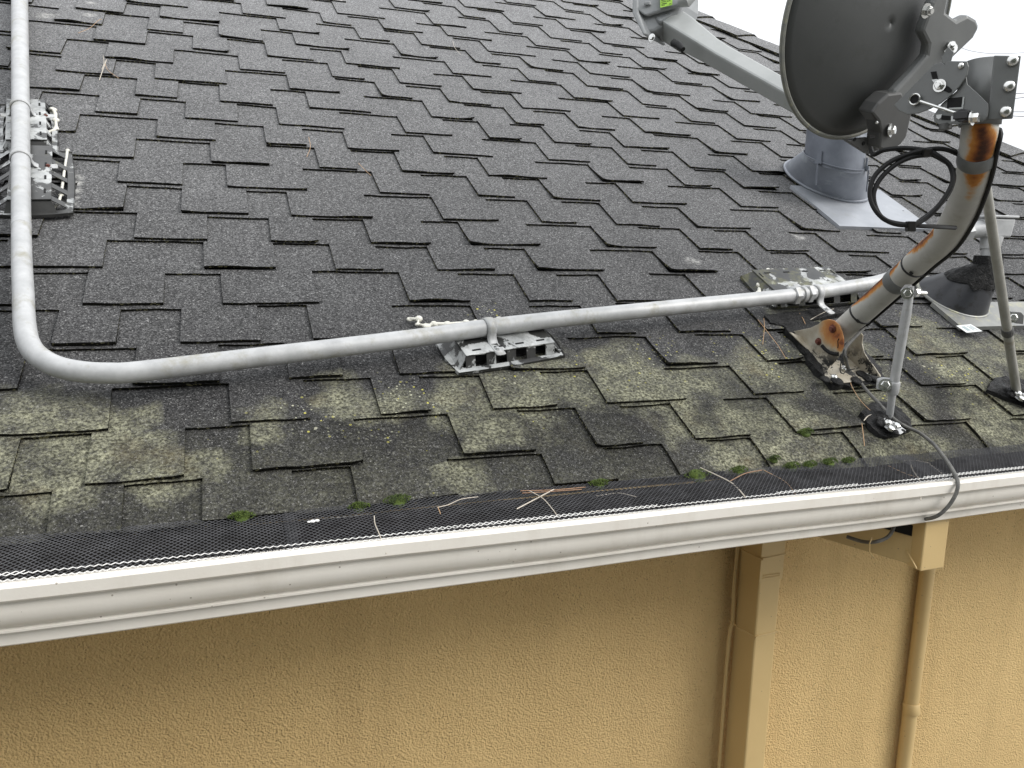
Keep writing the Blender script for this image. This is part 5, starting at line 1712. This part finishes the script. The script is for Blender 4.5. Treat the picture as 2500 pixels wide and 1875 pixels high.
NEED = [('pale needle in a hook at the left of the guard', [(0.2129, 1.19, 2.7697), (0.2124, 1.18, 2.7597), (0.2166, 1.165, 2.7467), (0.2228, 1.146, 2.7234)], 'p'), ('pale needle lying slantwise on the guard left of the crossed needles', [(0.3214, 1.22, 2.7627), (0.3424, 1.228, 2.7628), (0.367, 1.236, 2.7675), (0.3984, 1.243, 2.7665)], 'p'), ('tiny grey needle tip below the slanted pale needle', [(0.323, 1.22, 2.7625), (0.3218, 1.2, 2.7584)], 't'), ('stout bleached needle crossing the brown needles on the guard', [(0.455, 1.205, 2.7521), (0.4973, 1.228, 2.7579), (0.5408, 1.25, 2.7648)], 'P'), ('thin pale needle curving down from the brown needles', [(0.4925, 1.243, 2.7686), (0.5085, 1.222, 2.7604), (0.5147, 1.195, 2.7505), (0.516, 1.172, 2.7436)], 'p'), ('brown needle pair lying along the eave', [(0.4769, 1.247, 2.7687), (0.5408, 1.25, 2.7638), (0.6067, 1.26, 2.76)], 'b'), ('second brown needle under the pair by the eave', [(0.4777, 1.24, 2.7668), (0.5243, 1.244, 2.7637), (0.5966, 1.254, 2.7586)], 'b'), ('short arched pale needle over the scuffed guard patch', [(0.6157, 1.232, 2.7514), (0.6639, 1.24, 2.75), (0.6935, 1.228, 2.7441)], 'p'), ('long bleached needle draped from the eave below the mast foot', [(0.8543, 1.272, 2.7736), (0.8903, 1.235, 2.7567), (0.8956, 1.21, 2.7491), (0.8818, 1.165, 2.7463)], 'P'), ('brown needle arching on the guard under the moss', [(0.8943, 1.23, 2.7562), (0.9405, 1.248, 2.7619), (0.9896, 1.262, 2.7607)], 'b'), ('thin dark needle bowed across the guard', [(0.9936, 1.262, 2.7604), (1.0132, 1.22, 2.7474), (0.9948, 1.165, 2.7397)], 't'), ('forked needle standing up near the cable, upright branch', [(1.3659, 1.262, 2.7526), (1.3457, 1.232, 2.7407), (1.3014, 1.17, 2.7361), (1.2809, 1.146, 2.7093)], 'P'), ('forked needle near the cable, long branch', [(1.3498, 1.262, 2.7531), (1.3824, 1.262, 2.7502), (1.4121, 1.25, 2.745)], 'p'), ('straight brown needle left of the forked one', [(1.2932, 1.25, 2.7506), (1.308, 1.215, 2.7415), (1.3285, 1.175, 2.7357)], 't'), ('pale needle just left of the cable on the guard', [(1.4101, 1.25, 2.7433), (1.4062, 1.222, 2.7369), (1.3767, 1.172, 2.7325)], 'P'), ('curled dry needle high on the shingles at left', [('R', -0.4148, 3.165, 0.01), ('R', -0.3846, 3.2313, 0.01), ('R', -0.3657, 3.3256, 0.01), ('R', -0.3554, 3.3455, 0.01)], 't'), ('left strand of the splayed needles by the upright conduit', [('R', -0.3108, 2.9227, 0.01), ('R', -0.3142, 2.8353, 0.01), ('R', -0.3174, 2.7332, 0.01)], 'P'), ('middle strand of the splayed needles by the upright conduit', [('R', -0.323, 2.9566, 0.01), ('R', -0.3157, 2.8894, 0.01), ('R', -0.3174, 2.8268, 0.01)], 'p'), ('right strand of the splayed needles by the upright conduit', [('R', -0.3134, 2.8901, 0.01), ('R', -0.2992, 2.824, 0.01), ('R', -0.2645, 2.7608, 0.01)], 't'), ('thin curved needle on the shingles in the upper middle', [('R', 0.2737, 2.3926, 0.01), ('R', 0.271, 2.3195, 0.01), ('R', 0.2533, 2.2477, 0.01)], 't'), ('slanted tan needle on a shingle below the curved one', [('R', 0.3976, 2.2238, 0.01), ('R', 0.4096, 2.1805, 0.01), ('R', 0.4213, 2.144, 0.01)], 't'), ('doubled needle high on the shingles', [('R', 1.0023, 3.5442, 0.01), ('R', 0.9874, 3.4427, 0.01), ('R', 0.9933, 3.3585, 0.01)], 'p'), ('long tan needle left of the mast foot on lichen', [('R', 1.2857, 1.4018, 0.01), ('R', 1.2807, 1.3397, 0.01), ('R', 1.2769, 1.2909, 0.01), ('R', 1.2664, 1.2391, 0.01)], 't'), ('short tan needle by the mossy support', [('R', 1.3068, 1.407, 0.01), ('R', 1.2843, 1.3675, 0.01), ('R', 1.2365, 1.2979, 0.01)], 't'), ('pair of needles under the mossy support', [('R', 1.4321, 1.428, 0.01), ('R', 1.4265, 1.4041, 0.01), ('R', 1.4152, 1.3721, 0.01)], 't'), ('pale needle along the foot of the mossy support', [('R', 1.4469, 1.3977, 0.01), ('R', 1.5047, 1.4265, 0.01), ('R', 1.558, 1.4471, 0.01)], 'p'), ('long copper needle hanging from the mast foot to the nearer strut', [('R', 1.4004, 1.166, 0.01), ('R', 1.3784, 1.1234, 0.01), ('R', 1.3665, 1.0726, 0.01), ('R', 1.3685, 1.0317, 0.01)], 't'), ('bent pale needle over the nearer strut foot', [('R', 1.3255, 1.009, 0.01), ('R', 1.3517, 1.0243, 0.01), ('R', 1.3825, 1.0283, 0.01)], 'P'), ('upright tan needle at the shingle edge below the nearer strut', [('R', 1.3142, 1.0014, 0.01), ('R', 1.2935, 0.9694, 0.01), ('R', 1.2692, 0.9329, 0.01)], 't')]
for lb, pts, kind in NEED:
    P_ = []
    for p in pts:
        if p[0] == 'R':
            P_.append(RP(p[1], p[2], p[3] + 0.004))
        else:
            P_.append(Vector((p[0], p[1], p[2])))
    # settle needles of the guard on its surface
    P_ = [q if abs((q - ORG).dot(NL)) < 0.03 and (q - ORG).dot(SL) > 0.93 else q for q in P_]
    b = MB()
    b.tube(smooth_path(P_, 5), {'p': 0.0008, 'P': 0.0012, 'b': 0.0010, 't': 0.0008}[kind], 5)
    tag(b.build('pine_needle', {'p': M['needle_pale'], 'P': M['needle_pale'], 'b': M['needle_brown'], 't': M['needle_tan']}[kind], smooth=True), lb, 'pine needle', 'fallen pine needles')

fl_ = MB()
q_ = Vector((0.1242, 1.235, 2.7494))
for dx_, r_ in ((0, .0045), (.007, .0040), (-.006, .0030)):
    fl_.ball(q_ + Vector((dx_, dx_ * .2, 0.0052)), r_, (0, -0.2, 1), 8, 4, flat=0.30)
tag(fl_.build('paint_flake', M['guard_edge']), 'white paint flake lying on the gutter guard', 'paint flake')

# ---------------------------------------------------------------- beyond the hip: wires and a tree
for i, (ya, yb) in enumerate(((230, 227), (241, 237), (273, 273), (283, 286))):
    pass
WIRES = [[(22.2592, 20.9123, 7.9327), (24.6324, 20.0823, 8.1361), (27.2554, 19.1649, 8.361), (31.0026, 17.8545, 8.6822)], [(22.247, 20.86, 7.6408), (24.6264, 20.0566, 7.9928), (27.2563, 19.1687, 8.3818), (31.0132, 17.9002, 8.9377)], [(22.2409, 20.8338, 7.4948), (24.6079, 19.9772, 7.5497), (27.2241, 19.0305, 7.6103), (30.9615, 17.678, 7.6969)], [(22.2401, 20.8303, 7.4752), (24.602, 19.9515, 7.4063), (27.2124, 18.9803, 7.3301), (30.9417, 17.5927, 7.2212)]]
for i, (pts, lb) in enumerate(zip(WIRES, ('topmost of the four overhead wires at right of the mast clamp', 'second overhead wire, sloping, at right of the mast clamp', 'third overhead wire at right of the mast clamp', 'lowest of the four overhead wires at right of the mast clamp'))):
    b = MB()
    b.tube(pts, 0.012, 6)
    tag(b.build('power_line', M['wire']), lb, 'overhead wire', 'overhead wires')
b = MB()
b.tube(smooth_path([(22.2146, 21.3015, 9.8509), (22.8868, 20.9975, 9.554), (23.3791, 20.7915, 9.4222), (24.1867, 20.4891, 9.3888), (26.0603, 19.8339, 9.5494)], 4), 0.007, 6)
tag(b.build('power_line', M['wire']), 'single sagging wire in the sky above the dish bracket', 'overhead wire', 'overhead wires')

tc_ = Vector((24.5863, 17.3731, 5.2513))
tree = thing('tree', (tc_.x, tc_.y, 0), 'distant bare twigged tree past the roof at the right edge', 'tree')
b = MB()
b.tube([(tc_.x, tc_.y, 0), (tc_.x + .1, tc_.y, tc_.z * .5), (tc_.x, tc_.y, tc_.z)], [0.22, 0.16, 0.08], 10)
b.build('trunk', M['bark'], tree, smooth=True)
b = MB()
lf = MB()
rt = random.Random(3)
for i in range(110):
    d_ = Vector((rt.uniform(-1, 1), rt.uniform(-1, 1), rt.uniform(-.7, 1))).normalized()
    s0_ = Vector((tc_.x, tc_.y, tc_.z - rt.uniform(0, 1.0)))
    ln = rt.uniform(1.4, 2.45)
    p = [s0_, s0_ + d_ * ln * .5 + Vector((0, 0, rt.uniform(-.1, .2))), s0_ + d_ * ln]
    b.tube(p, [0.035, 0.018, 0.006], 5)
    for j in range(46):
        c_ = lerp(p[1], p[2], rt.uniform(-.2, 1.05)) + Vector((rt.gauss(0, .13), rt.gauss(0, .13), rt.gauss(0, .13)))
        a_ = Vector((rt.uniform(-1, 1), rt.uniform(-1, 1), rt.uniform(-1, 1))).normalized()
        w_ = a_.orthogonal().normalized() * 0.022
        lf.poly([c_ - w_, c_ + a_ * .05, c_ + w_, c_ - a_ * .05])
b.build('branches', M['bark'], tree)
tag(lf.build('crown', M['leaf'], tree), kind='stuff')
